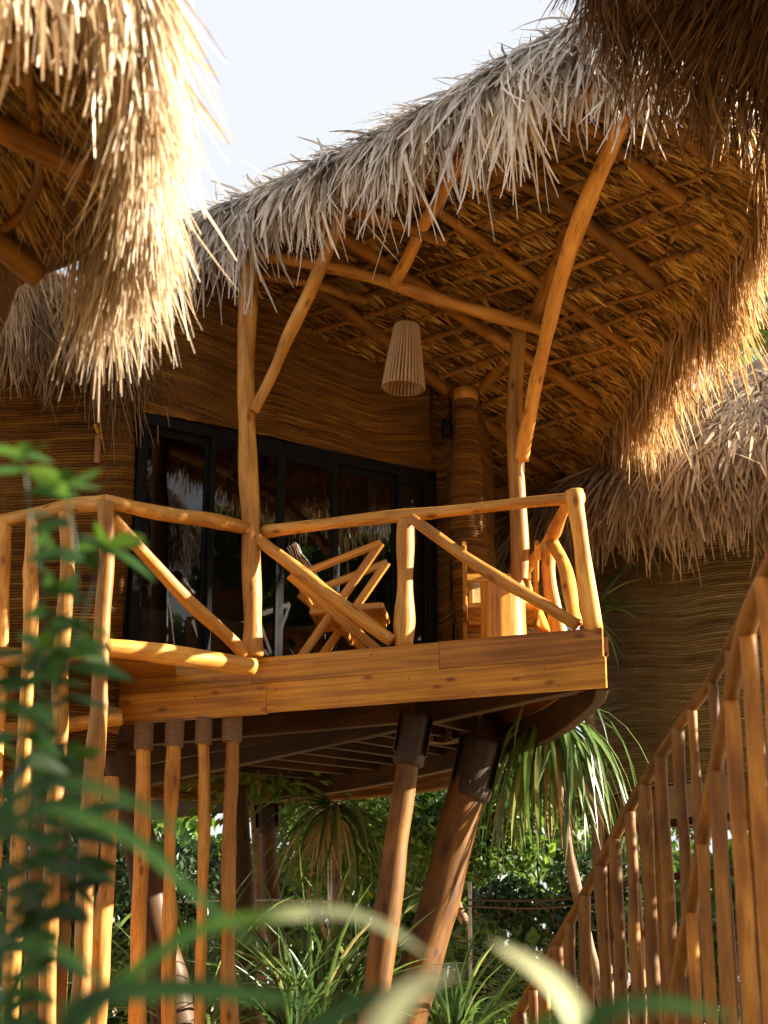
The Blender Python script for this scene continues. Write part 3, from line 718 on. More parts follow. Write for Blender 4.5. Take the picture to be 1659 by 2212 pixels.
# --- railing of the balcony
ZR = ZD + 1.0
def rp_(px, py, z=None, d=0): return at(px, py, d)
rail_front = [V(*(f0[:2] + fn[:2] * -.05), 0)]
def along(s_, z): p = f0 + fd * s_ - fn * .055; return V(p[0], p[1], z)
zt_ = ZR + .0
sM = np.dot(onz(862, 1390, ZD) - f0, fd); sR = np.dot(onz(1258, 1356, ZD) - f0, fd)
log('handrail', [along(.03, at(550, 1141, yL)[2]), along(sM, at(870, 1106, 12.3)[2]), along(sR + .02, at(1245, 1064, 11.75)[2])], .041, .038, M[pm], cabin)
log('railing_post', [along(sM, ZD), along(sM + .02, at(870, 1118, 12.3)[2])], .052, .047, M[pm], cabin)
log('railing_post', [along(sR + .06, ZD), at(1262, 1230, 11.8), at(1240, 1060, 11.76)], .052, .048, M[pm], cabin)
log('railing_brace', [at(556, 1163, yL - .02), at(700, 1275, 12.48), at(846, 1384, 12.36)], .040, .044, M[pm], cabin)
log('railing_brace', [at(888, 1120, 12.24), at(1060, 1240, 12.0), at(1246, 1350, 11.83)], .038, .043, M[pm], cabin)
# side railing running back round the bend
log('handrail', [at(1238, 1070, 11.8), at(1212, 1118, 12.4), at(1185, 1168, 13.0), at(1127, 1244, 14.0)], .042, .040, M[pm], cabin)
log('railing_post', [V(at(1186, 1168, 13.0)[0] + .10, 13.0, ZD), at(1190, 1280, 13.0), at(1184, 1172, 13.0)], .050, .046, M[pm], cabin)
log('railing_brace', [at(1190, 1165, 12.95), at(1222, 1235, 12.5), at(1240, 1330, 12.0), at(1246, 1352, 11.95)], .042, .045, M[pm], cabin)
log('railing_brace', [at(1130, 1245, 13.9), at(1150, 1300, 13.5), at(1178, 1372, 13.1)], .040, .042, M[pm], cabin)

# --- sliding glass doors
def dpt(px, z, off=0.0):
    r = ray(px, 1200); p0 = V(*J1, 0); n3 = V(*nn, 0); k = np.dot(p0 - O0, n3) / np.dot(r, n3); p = O0 + r * k
    return V(p[0], p[1], z) + V(*nn, 0) * off
door = empty('door_anchor') if False else None
dz0, dz1 = ZD + .0, ZT
mbF = MB()
for (a, b_) in ((283, 302), (921, 938)):
    p, q = dpt(a, 0), dpt(b_, 0); w = np.linalg.norm(p - q); c = (p + q) / 2
    beam_geo(mbF, [V(c[0], c[1], dz0), V(c[0], c[1], dz1)], w, .10, up=V(*nn, 0))
beam_geo(mbF, [dpt(283, dz1 - .05), dpt(938, dz1 - .05)], .10, .10)
beam_geo(mbF, [dpt(283, dz0 + .03), dpt(938, dz0 + .03)], .10, .06)
gdoor = mbF.build('glass_door', M['black_metal'], cabin, False)
panels = [(300, 448, -.02), (446, 602, .02), (600, 724, .02), (722, 858, -.02), (856, 923, .02)]
for a, b_, off in panels:
    mbp = MB(); pa, pb = dpt(a, 0, off), dpt(b_, 0, off); d = unit(pb - pa); w = .046
    for e in (pa + d * w / 2, pb - d * w / 2):
        beam_geo(mbp, [V(e[0], e[1], dz0 + .06), V(e[0], e[1], dz1 - .10)], w, .036, up=V(*nn, 0))
    for z in (dz0 + .10, dz1 - .13):
        beam_geo(mbp, [V(*(pa + d * w)[:2], z), V(*(pb - d * w)[:2], z)], .034, .07)
    mbp.build('door_panel', M['black_metal'], gdoor, False)
    ga, gb = pa + d * w * .8, pb - d * w * .8; z0, z1 = dz0 + .11, dz1 - .14
    v = [V(ga[0], ga[1], z0), V(gb[0], gb[1], z0), V(gb[0], gb[1], z1), V(ga[0], ga[1], z1)]
    v2 = [x - V(*nn, 0) * .006 for x in v]
    mesh('glass_pane', np.array(v + v2), np.array([[0, 1, 2, 3], [7, 6, 5, 4], [0, 4, 5, 1], [1, 5, 6, 2], [2, 6, 7, 3], [3, 7, 4, 0]]), M['glass'], gdoor, None, False)
mbh = MB(); hp = dpt(452, ZD + 1.0, .06); beam_geo(mbh, [hp, hp + Z * .2], .02, .02); mbh.build('door_handle', M['black_metal'], gdoor, False)
# room lining so that the panes look into a dim room
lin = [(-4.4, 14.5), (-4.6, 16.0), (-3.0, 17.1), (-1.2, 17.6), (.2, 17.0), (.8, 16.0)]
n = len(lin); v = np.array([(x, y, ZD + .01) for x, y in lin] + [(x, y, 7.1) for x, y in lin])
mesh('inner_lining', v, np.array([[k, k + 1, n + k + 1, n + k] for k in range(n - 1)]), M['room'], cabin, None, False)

# --- things in the room and on the balcony
def wavy(name, a, b, z0, z1, mat, label, cat, amp=.035):
    n = 70; t = np.linspace(0, 1, n); P = a[None] + (b - a)[None] * t[:, None]; nr = V(*nn, 0)
    ph = np.sin(t * 46) * amp + np.sin(t * 17 + 1) * amp * .6
    zz = np.linspace(z0, z1, 9); v = []
    for i_, z in enumerate(zz):
        q = P + nr * (ph * (1 - .35 * i_ / 8))[:, None]; q[:, 2] = z; v.append(q)
    v = np.concatenate(v); i = np.arange(8)[:, None] * n; j = np.arange(n - 1)[None]
    o = mesh(name, v, np.stack([i + j, i + j + 1, i + n + j + 1, i + n + j], -1).reshape(-1, 4), M[mat])
    m_ = o.modifiers.new('t', 'SOLIDIFY'); m_.thickness = .004
    return tag(o, label, cat)
wavy('curtain', dpt(822, 0, -.22), dpt(842, 0, -.24), ZD + .03, ZT - .08, 'curtain', 'narrow pale curtain behind the second glass panel from the right', 'curtain', .02)
wavy('curtain', dpt(868, 0, -.22), dpt(918, 0, -.24), ZD + .03, ZT - .08, 'curtain', 'wide pale curtain gathered behind the rightmost glass panel', 'curtain', .04)
bed = empty('bed', (-2.0, 14.4, ZD), 'low bed with a tan padded foot end behind the leftmost glass pane', 'bed')
mb = MB(); box_geo(mb, (-2.0, 14.5, ZD + .22), 1.4, 1.9, .42, math.atan2(dd[1], dd[0])); mb.build('bed_frame', M['linen'], bed, False)
mb = MB(); box_geo(mb, (-1.97, 14.55, ZD + .52), 1.3, 1.7, .16, math.atan2(dd[1], dd[0]), ch=.05); mb.build('mattress', M['curtain'], bed, True)

# lounge chairs
def make_chair():
    """local frame: x forward, y sideways, seated width .60; side view traced as a crossing frame with a raised arm"""
    c = empty('lounge_chair')
    for y in (-.29, .29):
        def bar(a, b_, w=.034, h=.06, nm='side_frame', _k=1.25): 
            return beam(nm, [V(a[0], y, a[1]), V(b_[0], y, b_[1])], w, h * _k, M['teak'], c, True, ch=.012)
        bar((.00, .70), (.61, .93), .036, .05, 'armrest')
        bar((.605, .93), (-.03, .0), .034, .055, 'leg')
        bar((-.12, .68), (.64, .0), .037, .065, 'leg')
        bar((.05, .375), (.60, .41), .032, .05, 'seat_rail')
    ys = [V(0, -.33, 0), V(0, .33, 0)]
    cross = lambda nm, x, z, w=.05, h=.03: beam(nm, [V(x, -.27, z), V(x, .27, z)], w, h, M['teak'], c, True, ch=.01)
    cross('stretcher', .31, .245, .04, .04); cross('seat_rail', .60, .42, .06, .045); cross('seat_rail', .06, .38, .05, .04)
    # back: sloping frame with cane, top board
    bt, bb = V(-.18, 0, .86), V(.07, 0, .40); dv = unit(bt - bb)
    for y in (-.24, .24): beam('backrest', [bb + V(0, y, 0), bt + V(0, y, 0)], .045, .03, M['teak'], c, True, up=V(1, 0, .3), ch=.008)
    beam('backrest', [bt + V(0, -.27, 0), bt + V(0, .27, 0)], .09, .035, M['teak'], c, True, up=unit(V(.87, 0, .5)), ch=.01)
    def panel(nm, a, b_, wy, th=.01, mat='cane', sag=.02):
        n = 7; v = []; nrm = unit(np.cross(b_ - a, V(0, 1, 0)))
        for s_ in (0, 1):
            for i_ in range(n):
                for j_ in range(n):
                    t, w = i_ / (n - 1), j_ / (n - 1); q = a + (b_ - a) * t + V(0, (w - .5) * wy, 0) + nrm * (s_ * th + sag * math.sin(t * math.pi) * math.sin(w * math.pi)); v.append(q)
        f = []
        for s_ in (0, 1):
            for i_ in range(n - 1):
                for j_ in range(n - 1):
                    k = s_ * n * n + i_ * n + j_; f.append([k, k + 1, k + n + 1, k + n])
        return mesh(nm, np.array(v), np.array(f), M[mat], c, None, True, True)
    panel('seat', V(.08, 0, .385), V(.585, 0, .425), .53); panel('back_panel', bb, bt, .46)
    return c
ch1 = make_chair(); ch2 = empty('lounge_chair')
p = at(664, 1415, 12.86); ch1.location = (p[0] + .0, 13.13, ZD + .004); ch1.rotation_euler.z = math.radians(-5)
tag(ch1, 'teak lounge chair in profile with a dark striped cloth over its back', 'chair', 'lounge chairs on the balcony')
for ch in list(ch1.children):
    d = ch.copy(); S.collection.objects.link(d); d.parent = ch2
ch2.location = (at(1084, 1400, 13.35)[0], 13.42, ZD + .004); ch2.rotation_euler.z = math.radians(-93)
tag(ch2, 'teak and cane lounge chair facing out behind the tree-trunk table, its back in the sun', 'chair', 'lounge chairs on the balcony')
# striped cloth over the chair back
mb = MB(); nx, ny = 16, 12; v = []
for i_ in range(nx):
    for j_ in range(ny):
        t, w = i_ / (nx - 1), j_ / (ny - 1); x = -.20 + .36 * t + .02 * math.sin(w * 9); z = .87 - .42 * t + .03 * math.sin(t * 6 + w * 5) + (.05 if t < .1 else 0)
        v.append(V(x + .05 + .03 * math.cos(w * 7), (w - .5) * .42, z + .04))
v = np.array(v); rot = Matrix.Rotation(math.radians(-5), 3, 'Z'); v = np.array([list(rot @ Vector(q)) for q in v]) + V(*ch1.location)
i = np.arange(nx - 1)[:, None] * ny; j = np.arange(ny - 1)[None]
o = mesh('throw_blanket', v, np.stack([i + j, i + j + 1, i + ny + j + 1, i + ny + j], -1).reshape(-1, 4), M['stripe_fabric'])
o.modifiers.new('t', 'SOLIDIFY').thickness = .02
tag(o, 'dark and white striped cloth lying over the back of the left chair', 'blanket')

# trunk table
tb = empty('trunk_table', (at(1088, 1400, 12.75)[0], 12.75, ZD), 'low side table made of a ribbed golden tree trunk behind the railing brace', 'table')
rng = np.random.default_rng(3); seg = 48; th = np.linspace(0, 2 * np.pi, seg, endpoint=False)
lob = .165 * (1.05 + .09 * np.abs(np.sin(th * 2.5 + .4)) + .05 * np.sin(th * 3 + 1) + .015 * np.sin(th * 13)); hs = [0, .02, .15, .3, .45, .56, .585, .59]
v, gc = [], []
for k, h in enumerate(hs):
    r_ = lob * (1.0 - .06 * math.sin(h * 4)) * (1 if k < 6 else .97 if k == 6 else .9); 
    tp = h + (.02 * np.sin(th * 4.5) if k > 4 else 0)
    v.append(np.stack([tb.location.x + r_ * np.cos(th), tb.location.y + r_ * np.sin(th), np.broadcast_to(ZD + tp, seg)], -1)); gc.append(np.stack([r_ * np.cos(th), r_ * np.sin(th), np.full(seg, h)], -1))
v = np.concatenate(v); gc = np.concatenate(gc); m_ = len(hs); i = np.arange(m_ - 1)[:, None] * seg; j = np.arange(seg)[None]; jn = (j + 1) % seg
mb = MB(); tri = np.stack([np.full(seg, m_ * seg), (m_ - 1) * seg + np.arange(seg), (m_ - 1) * seg + (np.arange(seg) + 1) % seg], -1)
mb.add(np.vstack([v, [tb.location.x, tb.location.y, ZD + .57]]), [np.stack([i + j, i + jn, i + seg + jn, i + seg + j], -1).reshape(-1, 4), tri], np.vstack([gc, [0, 0, .5]]))
mb.build('trunk_body', M['teak'], tb)

# pendant lamp
lc = at(871, 838, 12.85); lt = at(879, 704, 12.85); ct = at(875, 628, 12.83)
lamp = empty('pendant_lamp', tuple(lt), 'conical lamp shade of vertical ropes hanging from the round tie beam', 'lamp')
mb = MB(); ax = unit(lt - lc); ax2 = unit(np.cross(ax, V(0, 1, 0))); ax3 = np.cross(ax, ax2); nrp = 34
for k in range(nrp):
    a = 2 * math.pi * k / nrp; d = ax2 * math.cos(a) + ax3 * math.sin(a); rr = .0105
    log_geo(mb, [lc + d * .172, lc * .5 + lt * .5 + d * .138, lt + d * .098], rr, rr * .85, seg=7, wob=0, lump=.10, knots=0, step=.02)
mb.build('rope_shade', M['lamp_rope'], lamp)
for c, R_, r_ in ((lc, .168, .008), (lt, .096, .010)):
    mb = MB(); log_geo(mb, [c + (ax2 * math.cos(t) + ax3 * math.sin(t)) * R_ for t in np.linspace(0, 2 * math.pi, 30)], r_, seg=6, wob=0, lump=0, knots=0, step=.03); mb.build('shade_ring', M['rope'], lamp)
mb = MB()
for k in range(3):
    a = 2.1 * k; log_geo(mb, [lt + (ax2 * math.cos(a) + ax3 * math.sin(a)) * .096, lt + ax * .02], .005, seg=5, wob=0, lump=0, knots=0)
mb.build('shade_spokes', M['rope'], lamp)
mb = MB(); log_geo(mb, [lt, (lt + ct) / 2 + V(.006, 0, 0), ct], .005, seg=6, wob=0, lump=0, knots=0); mb.build('cord', M['cord'], lamp)
mb = MB(); lathe_geo(mb, lt - ax * .09, [(.0, .07), (.022, .07), (.022, .02), (.03, -.02), (.022, -.05), (0, -.06)], 12); mb.build('bulb', M['curtain'], lamp)

# wall lights
sc = at(963, 925, 14.42)
sl_ = empty('wall_light', tuple(sc), 'small black box wall light high up beside the woven column', 'wall light')
mb = MB(); log_geo(mb, [sc - Z * .075, sc + Z * .075], .045, wob=0, lump=0, seg=20, knots=0); mb.build('housing', M['black_metal'], sl_)
mb = MB(); box_geo(mb, tuple(sc + V(0, .05, 0)), .05, .09, .06); mb.build('bracket', M['black_metal'], sl_, False)
sc = at(211, 965, 12.78)
wl_ = empty('wall_bracket', tuple(sc), 'wooden bracket lamp on the curved reed wall left of the glass doors', 'wall light')
beam('back_board', [sc - Z * .14, sc + Z * .10], .05, .03, M['plank_red'], wl_, up=V(0, 1, 0))
beam('hook', [sc + V(0, 0, .12), sc + V(-.02, -.06, .17)], .025, .03, M['plank'], wl_)
beam('hook', [sc + V(0, -.01, .09), sc + V(.035, -.05, .06)], .02, .02, M['plank'], wl_)

# ================================================================== WALKWAY RAILING AT LEFT
wr = empty('walkway_railing', (-2.0, 12.0, 0), 'tall railing of peeled poles leading from the left edge to the balcony', 'railing')
yN = 11.75
def tall(pts, r0, r1, y, mat=pm, nm='railing_pole'):
    P = [at(*p, y) for p in pts]; d = unit(P[-1] - P[-2]); return log(nm, P + [P[-1] + d * (P[-1][2] / -d[2])], r0, r1, M[mat], wr, wob=.15)
tall([(228, 1088), (226, 1250), (214, 1480), (198, 1700), (185, 1900), (168, 2190)], .046, .062, yN, nm='newel_post')
log('handrail', [at(224, 1086, yN), at(120, 1102, 12.1), at(20, 1122, 12.45), at(-80, 1138, 12.8)], .043, .04, M[pm], wr)
log('handrail', [at(226, 1084, yN), at(380, 1112, 12.2), at(532, 1140, yL - .05)], .043, .042, M[pm], wr)
log('railing_brace', [at(244, 1122, yN + .05), at(380, 1268, 12.2), at(528, 1412, yL - .1)], .040, .044, M[pm], wr)
log('bottom_rail', [at(222, 1396, yN), at(380, 1418, 12.1), at(548, 1440, 12.5)], .058, .062, M[pm], wr)
log('bottom_rail', [at(222, 1408, yN + .1), at(120, 1416, 12.1), at(-60, 1432, 12.6)], .045, .045, M[pm], wr)
tall([(143, 1108), (140, 1300), (128, 1560), (112, 1900), (100, 2190)], .044, .056, 12.0)
tall([(70, 1118), (66, 1300), (56, 1600), (44, 1800), (18, 2190)], .042, .056, 12.25)
tall([(14, 1128), (8, 1300), (-6, 1600), (-20, 2190)], .042, .052, 12.45)
tall([(240, 1680), (232, 1850), (212, 2190)], .046, .055, 12.6)
tall([(88, 1700), (80, 1900), (66, 2190)], .046, .058, 12.9, 'stilt_wood')
tall([(142, 1620), (136, 1800), (122, 2190)], .046, .058, 13.0, 'stilt_wood')
beam('walkway_beam', [at(-60, 1500, 12.9), at(260, 1560, 13.0)], .10, .2, M['plank_red'], wr)
beam('walkway_board', [at(-60, 1424, 12.7), at(380, 1452, 12.9)], .9, .03, M['plank_red'], wr)
log('walkway_log', [at(-40, 1580, 12.6), at(262, 1552, 12.8)], .06, .06, M[pm], wr)

# ================================================================== NEIGHBOUR HUTS
def ring_loop(c, rx, ry, z, n=60, rot=0, zt=0.0):
    return np.array([(c[0] + rx * math.cos(a), c[1] + ry * math.sin(a), z + zt * math.sin(a)) for a in np.linspace(0, 2 * math.pi, n, endpoint=False)])

# left wing roof, behind, in shade
wing = empty('side_hut', (-4.2, 14.6, 0), 'shaded thatched roof of the hut wing behind at the far left', 'hut')
Lw = ring_loop((-3.82, 14.15), 2.0, 2.0, 6.72)
Rw = Roof(Lw, [(-1.8, 1.75), (-1.2, 1.5), (-.6, 1.15), (-.15, .75), (.10, .35), (.12, .05), (0, 0)], apex=(-3.62, 14.1, 7.3))
mb = MB(); Rw.core(mb, .05, (-3.62, 14.1, 8.55)); Rw.thatch(mb, 9000, (.55, 1.05), (.2, 1), (.3, .6), (.006, .018), .3, seed=41, spread=.2)
mb.build('thatched_roof', M['thatch_brown'], wing)
for a in (1.0, 1.9, 2.8, 3.5): log('post', [V(-3.62 + 1.5 * math.cos(a), 14.1 + 1.5 * math.sin(a), 4.4), V(-3.62 + 1.5 * math.cos(a), 14.1 + 1.5 * math.sin(a), 7.0)], .07, mat=M['pole'], parent=wing)

# left near hut
lh = empty('near_hut', (-3.2, 6.0, 0), 'near thatched hut at the upper left, its pale hanging strands lit by the sun', 'hut')
lipx = ((-30, -150), (70, -150), (120, -110), (158, -20), (172, 100), (182, 220), (192, 330), (182, 430), (110, 520), (-20, 580))
lip = [onz(*p, 5.0) for p in lipx]
lip = [V(-1.7, 4.15, 5.0)] + lip + [V(-2.3, 8.1, 5.05), V(-3.4, 8.6, 5.1), V(-4.9, 8.1, 5.1), V(-5.6, 6.4, 5.1), V(-4.9, 4.5, 5.1), V(-3.4, 3.7, 5.05), V(-2.5, 3.8, 5.0)]
lip = resample(lip + [lip[0]], .12)[:-1]
Rl = Roof(lip, [(-1.6, 1.5), (-1.0, 1.12), (-.45, .8), (0, .5), (.16, .26), (.22, .05), (.14, -.06), (0, 0)], apex=(-3.3, 6.2, 6.3))
mb = MB(); Rl.core(mb, .06, (-3.3, 6.2, 7.4)); nr = mb.build('thatched_roof', M['thatch_brown'], lh)
mb = MB()
un = lambda q: Rl.arc[int(np.argmin(np.linalg.norm(Rl.lip - q, axis=1)))] / Rl.arc[-1]
uf, us, ue = un(onz(120, -110, 5.0)), un(onz(150, 492, 5.0)), un(onz(-20, 590, 5.0))
Rl.thatch(mb, 6000, (-.06, uf + .02), (.25, .95), (.40, .66), (.009, .024), .38, seed=51, clump=.09, spread=.22, sbias=.7, K=5)
Rl.thatch(mb, 3000, (-.06, uf), (.75, 1), (.35, .66), (.009, .024), .5, seed=54, clump=.10, spread=.3, K=5)
Rl.thatch(mb, 9500, (uf, us + .01), (.22, .97), (.35, .70), (.007, .022), .46, seed=52, clump=.11, spread=.19, sbias=.7, K=6, drift=-.05, lift=.03)
Rl.thatch(mb, 4500, (uf, us + .01), (.70, 1), (.42, .76), (.006, .020), .5, seed=55, clump=.14, spread=.17, K=6)
Rl.thatch(mb, 5000, (us, .55), (.2, .95), (.15, .32), (.004, .011), .4, seed=56, clump=.07, spread=.2)
Rl.thatch(mb, 5000, (.5, .95), (.3, .95), (.3, .6), (.01, .02), .4, seed=53, spread=.2)
mb.build('eave_fringe', M['thatch_pale'], nr)
mb = MB(); rng = np.random.default_rng(8); n0 = 12000; u = rng.random(n0) * .55 - .05; pl, ol, tl, xx = Rl.sample(u); k = .06 + .94 * rng.random(n0)[:, None] ** .8
P = pl * (1 - k) + Rl.c * k - Z * (.02 + .03 * rng.random((n0, 1))); cl = clump_noise(xx + np.floor(k[:, 0] * 9) * 13, .12, 3, 2)
D = unit(pl - Rl.c) + tl * (.9 + .15 * cl[:, :1] + rng.normal(0, .08, (n0, 1)))
v, q, r, t = blades(P, D, rng.uniform(.2, .38, n0), rng.uniform(.008, .02, n0), 3, .02, .05, 9, rnd=np.clip(.5 + .2 * cl[:, 1] + rng.normal(0, .2, n0), 0, 1), side=np.broadcast_to(-Z, P.shape)); mb.add(v, [q], None, r)
mb.build('ceiling_fronds', M['thatch_under'], nr)
def inw(px, py, k, drop): 
    p = onz(px, py, 5.0); return p * (1 - k) + Rl.c * k - Z * drop
for (px, py) in ((165, 50), (190, 300), (90, 535)):
    log('rafter', [inw(px, py, .0, .15), inw(px, py, .9, .15)], .055, .055, M['ceiling_pole'], nr)
for k in (.10, .24, .38, .55):
    ps = [inw(px, py, k, .085) for (px, py) in lipx]
    log('batten', ps, .022, .022, M['ceiling_pole'], nr, seg=8)
cyl = [(-3.9 + 1.5 * math.cos(a), 6.2 + 1.5 * math.sin(a)) for a in np.linspace(0, 2 * math.pi, 30)]
woven('wall', cyl, 2.2, 5.6, 'reed', lh, fine=False, pitch=.2, wave=0, side=1)
for a in (0.5, 1.6, 2.7, 3.8, 5): log('stilt', [V(-3.9 + 1.2 * math.cos(a), 6.2 + 1.2 * math.sin(a), 0), V(-3.9 + 1.2 * math.cos(a), 6.2 + 1.2 * math.sin(a), 2.4)], .1, mat=M['stilt_wood'], parent=lh)

# upper right near hut
uh = empty('overhanging_hut', (3.3, 9.0, 0), 'near hut at the upper right, only its dark hanging thatch in view', 'hut')
Lu = ring_loop((3.08, 8.2), 1.56, 1.45, 7.72)
Ru = Roof(Lu, [(-1.5, 1.2), (-.9, .95), (-.4, .7), (0, .45), (.25, .2), (.28, -.02), (.15, -.1), (0, 0)], apex=(3.08, 8.2, 8.5))
mb = MB(); Ru.core(mb, .06, (3.08, 8.2, 9.4)); ur = mb.build('thatched_roof', M['thatch_brown'], uh)
mb = MB(); Ru.thatch(mb, 10000, (.40, .86), (.2, 1), (.35, .68), (.006, .020), .4, seed=61, clump=.12, spread=.34, K=5, sbias=.6, lift=.22)
Ru.thatch(mb, 5000, (-.15, .4), (.3, 1), (.45, .8), (.01, .02), .4, seed=62)
rng = np.random.default_rng(14); n0 = 7000; a = rng.random(n0) * 6.2832; q_ = np.sqrt(rng.random(n0)) * .99
P = np.stack([3.08 + 1.56 * q_ * np.cos(a), 8.2 + 1.45 * q_ * np.sin(a), 7.72 + .75 * (1 - q_) - .03 * rng.random(n0)], -1); D = np.stack([np.cos(a + .5), np.sin(a + .5), np.full(n0, -.75)], -1) + rng.normal(0, .2, (n0, 3))
v, q, r, t = blades(P, D, rng.uniform(.25, .55, n0), rng.uniform(.008, .024, n0), 4, .22, .06, 15, side=np.broadcast_to(-Z, P.shape), rnd=np.clip(rng.normal(.4, .2, n0), 0, 1)); mb.add(v, [q], None, r)
mb.build('eave_fringe', M['thatch_brown'], ur)
cyl = [(4.0 + .8 * math.cos(a), 8.4 + .8 * math.sin(a)) for a in np.linspace(0, 2 * math.pi, 30)]
woven('wall', cyl, 5.2, 8.3, 'reed', uh, fine=False, pitch=.2, wave=0)
for a in (0.5, 1.6, 2.7, 3.8, 5): log('stilt', [V(4.1 + .6 * math.cos(a), 8.4 + .6 * math.sin(a), 0), V(4.1 + .6 * math.cos(a), 8.4 + .6 * math.sin(a), 5.4)], .1, mat=M['stilt_wood'], parent=uh)

# right hut behind the stairs
rh = empty('round_hut', (4.4, 17.2, 0), 'round reed-walled hut with a low thatched roof behind the stairs at the right', 'hut')
cyl = [(4.4 + 2.3 * math.cos(a), 17.2 + 2.3 * math.sin(a)) for a in np.linspace(math.radians(150), math.radians(330), 60)]
woven('wall', cyl, 3.83, 7.0, 'reed_green', rh, wave=.06, tilt=.10, seed=22, pitch=.022, side=-1 if False else 1)
cyl = [(4.4 + 2.3 * math.cos(a), 17.2 + 2.3 * math.sin(a)) for a in np.linspace(math.radians(-30), math.radians(150), 30)]
woven('wall', cyl, 3.83, 7.0, 'reed_green', rh, fine=False, pitch=.2, wave=0)
mb = MB(); lathe_geo(mb, V(4.4, 17.2, 3.85), [(0, -.02), (2.26, -.02), (2.26, .1), (0, .1)], 48); mb.build('floor', M['under_wood'], rh, False)
Lr = ring_loop((4.4, 17.2), 3.0, 3.0, 6.42, 80)
Rr = Roof(Lr, [(-2.3, 2.1), (-1.5, 1.55), (-.8, 1.05), (-.25, .6), (.08, .3), (.12, .05), (0, 0)], apex=(4.4, 17.2, 7.3))
mb = MB(); Rr.core(mb, .05, (4.4, 17.2, 8.9)); Rr.thatch(mb, 11000, (.38, .80), (.15, 1), (.35, .75), (.014, .040), .28, seed=71, clump=.16, spread=.42, sbias=.7)
Rr.thatch(mb, 3500, (.38, .8), (.85, 1), (.4, .75), (.008, .02), .45, seed=72, clump=.2, spread=.2)
mb.build('thatched_roof', M['thatch_dry'], rh)
for k in range(16):
    a = math.radians(165 + k * 9.5); x, y = 4.4 + 2.15 * math.cos(a), 17.2 + 2.15 * math.sin(a)
    log('screen_pole', [V(x, y, 0), V(x + random.uniform(-.03, .03), y, 2), V(x, y, 3.9)], .05, .045, M['stilt_wood'], rh, seg=10)
for k in range(7):
    z = .5 + .5 * k; pts = [V(4.4 + 2.05 * math.cos(a), 17.2 + 2.05 * math.sin(a), z) for a in np.linspace(math.radians(160), math.radians(300), 12)]
    beam('screen_slat', pts, .02, .07, M['under_wood'], rh)

# ================================================================== STAIR RAILINGS AT RIGHT
sf = empty('stair_railing', (1.4, 11, 0), 'far railing of slim brown poles rising to the right in front of the round hut', 'railing', 'stair railings')
far = [((1100, 2235), 12.7), ((1123, 2188), 12.5), ((1268, 1919), 11.5), ((1437, 1611), 10.4), ((1543, 1460), 9.7), ((1600, 1345), 9.2), ((1672, 1222), 8.7)]
fr_pts = resample([at(*p, y) for p, y in far], .05)
def px_of(P): 
    d = P - O0; f_ = d[..., 1] * _c + d[..., 2] * _s; b = (-d[..., 1] * _s + d[..., 2] * _c) / f_; return CX + F * d[..., 0] / f_, CY - F * b
log('handrail', fr_pts[::6], .036, .036, M['stilt_wood'], sf)
fx, fy = px_of(fr_pts)
def pole_under(px, rpx, par, pts, fx_, mat, sway=.015, nm='baluster'):
    k = int(np.argmin(np.abs(fx_ - px))); p = pts[k] - Z * .02; r = rpx * p[1] / F * 1.12
    log(nm, [p, p * V(1, 1, .66) + V(random.uniform(-sway, sway) * .3, 0, 0), p * V(1, 1, .33) + V(random.uniform(-sway, sway), 0, 0), V(p[0], p[1], 0)], r, r * 1.12, M[mat], par, seg=12, wob=.12)
for px, r in ((1128, 9), (1151, 10), (1176, 11), (1204, 11), (1233, 11.5), (1263, 12), (1295, 12), (1327, 12.5), (1359, 12), (1391, 12.5), (1425, 12), (1460, 12), (1497, 11.5), (1535, 11.5), (1575, 11), (1620, 11)):
    pole_under(px, r, sf, fr_pts, fx, 'stilt_wood')
sn = empty('stair_railing', (1.2, 7, 0), 'near railing of thick poles cut by the right edge, out of focus', 'railing', 'stair railings')
near = [((1440, 2260), 8.8), ((1452, 2188), 8.5), ((1497, 1936), 7.8), ((1536, 1712), 7.1), ((1576, 1516), 6.4), ((1620, 1336), 5.8), ((1666, 1215), 5.4), ((1740, 1060), 4.9)]
ne_pts = resample([at(*p, y) for p, y in near], .04); nx_, ny_ = px_of(ne_pts)
log('handrail', ne_pts[::6], .034, .034, M['stair_wood'], sn)
for px, r in ((1466, 9), (1489, 10.5), (1514, 12), (1543, 13.5), (1575, 15.5), (1611, 17.5), (1652, 20), (1702, 23)):
    pole_under(px + 4, r, sn, ne_pts, nx_, 'stair_wood', .01)

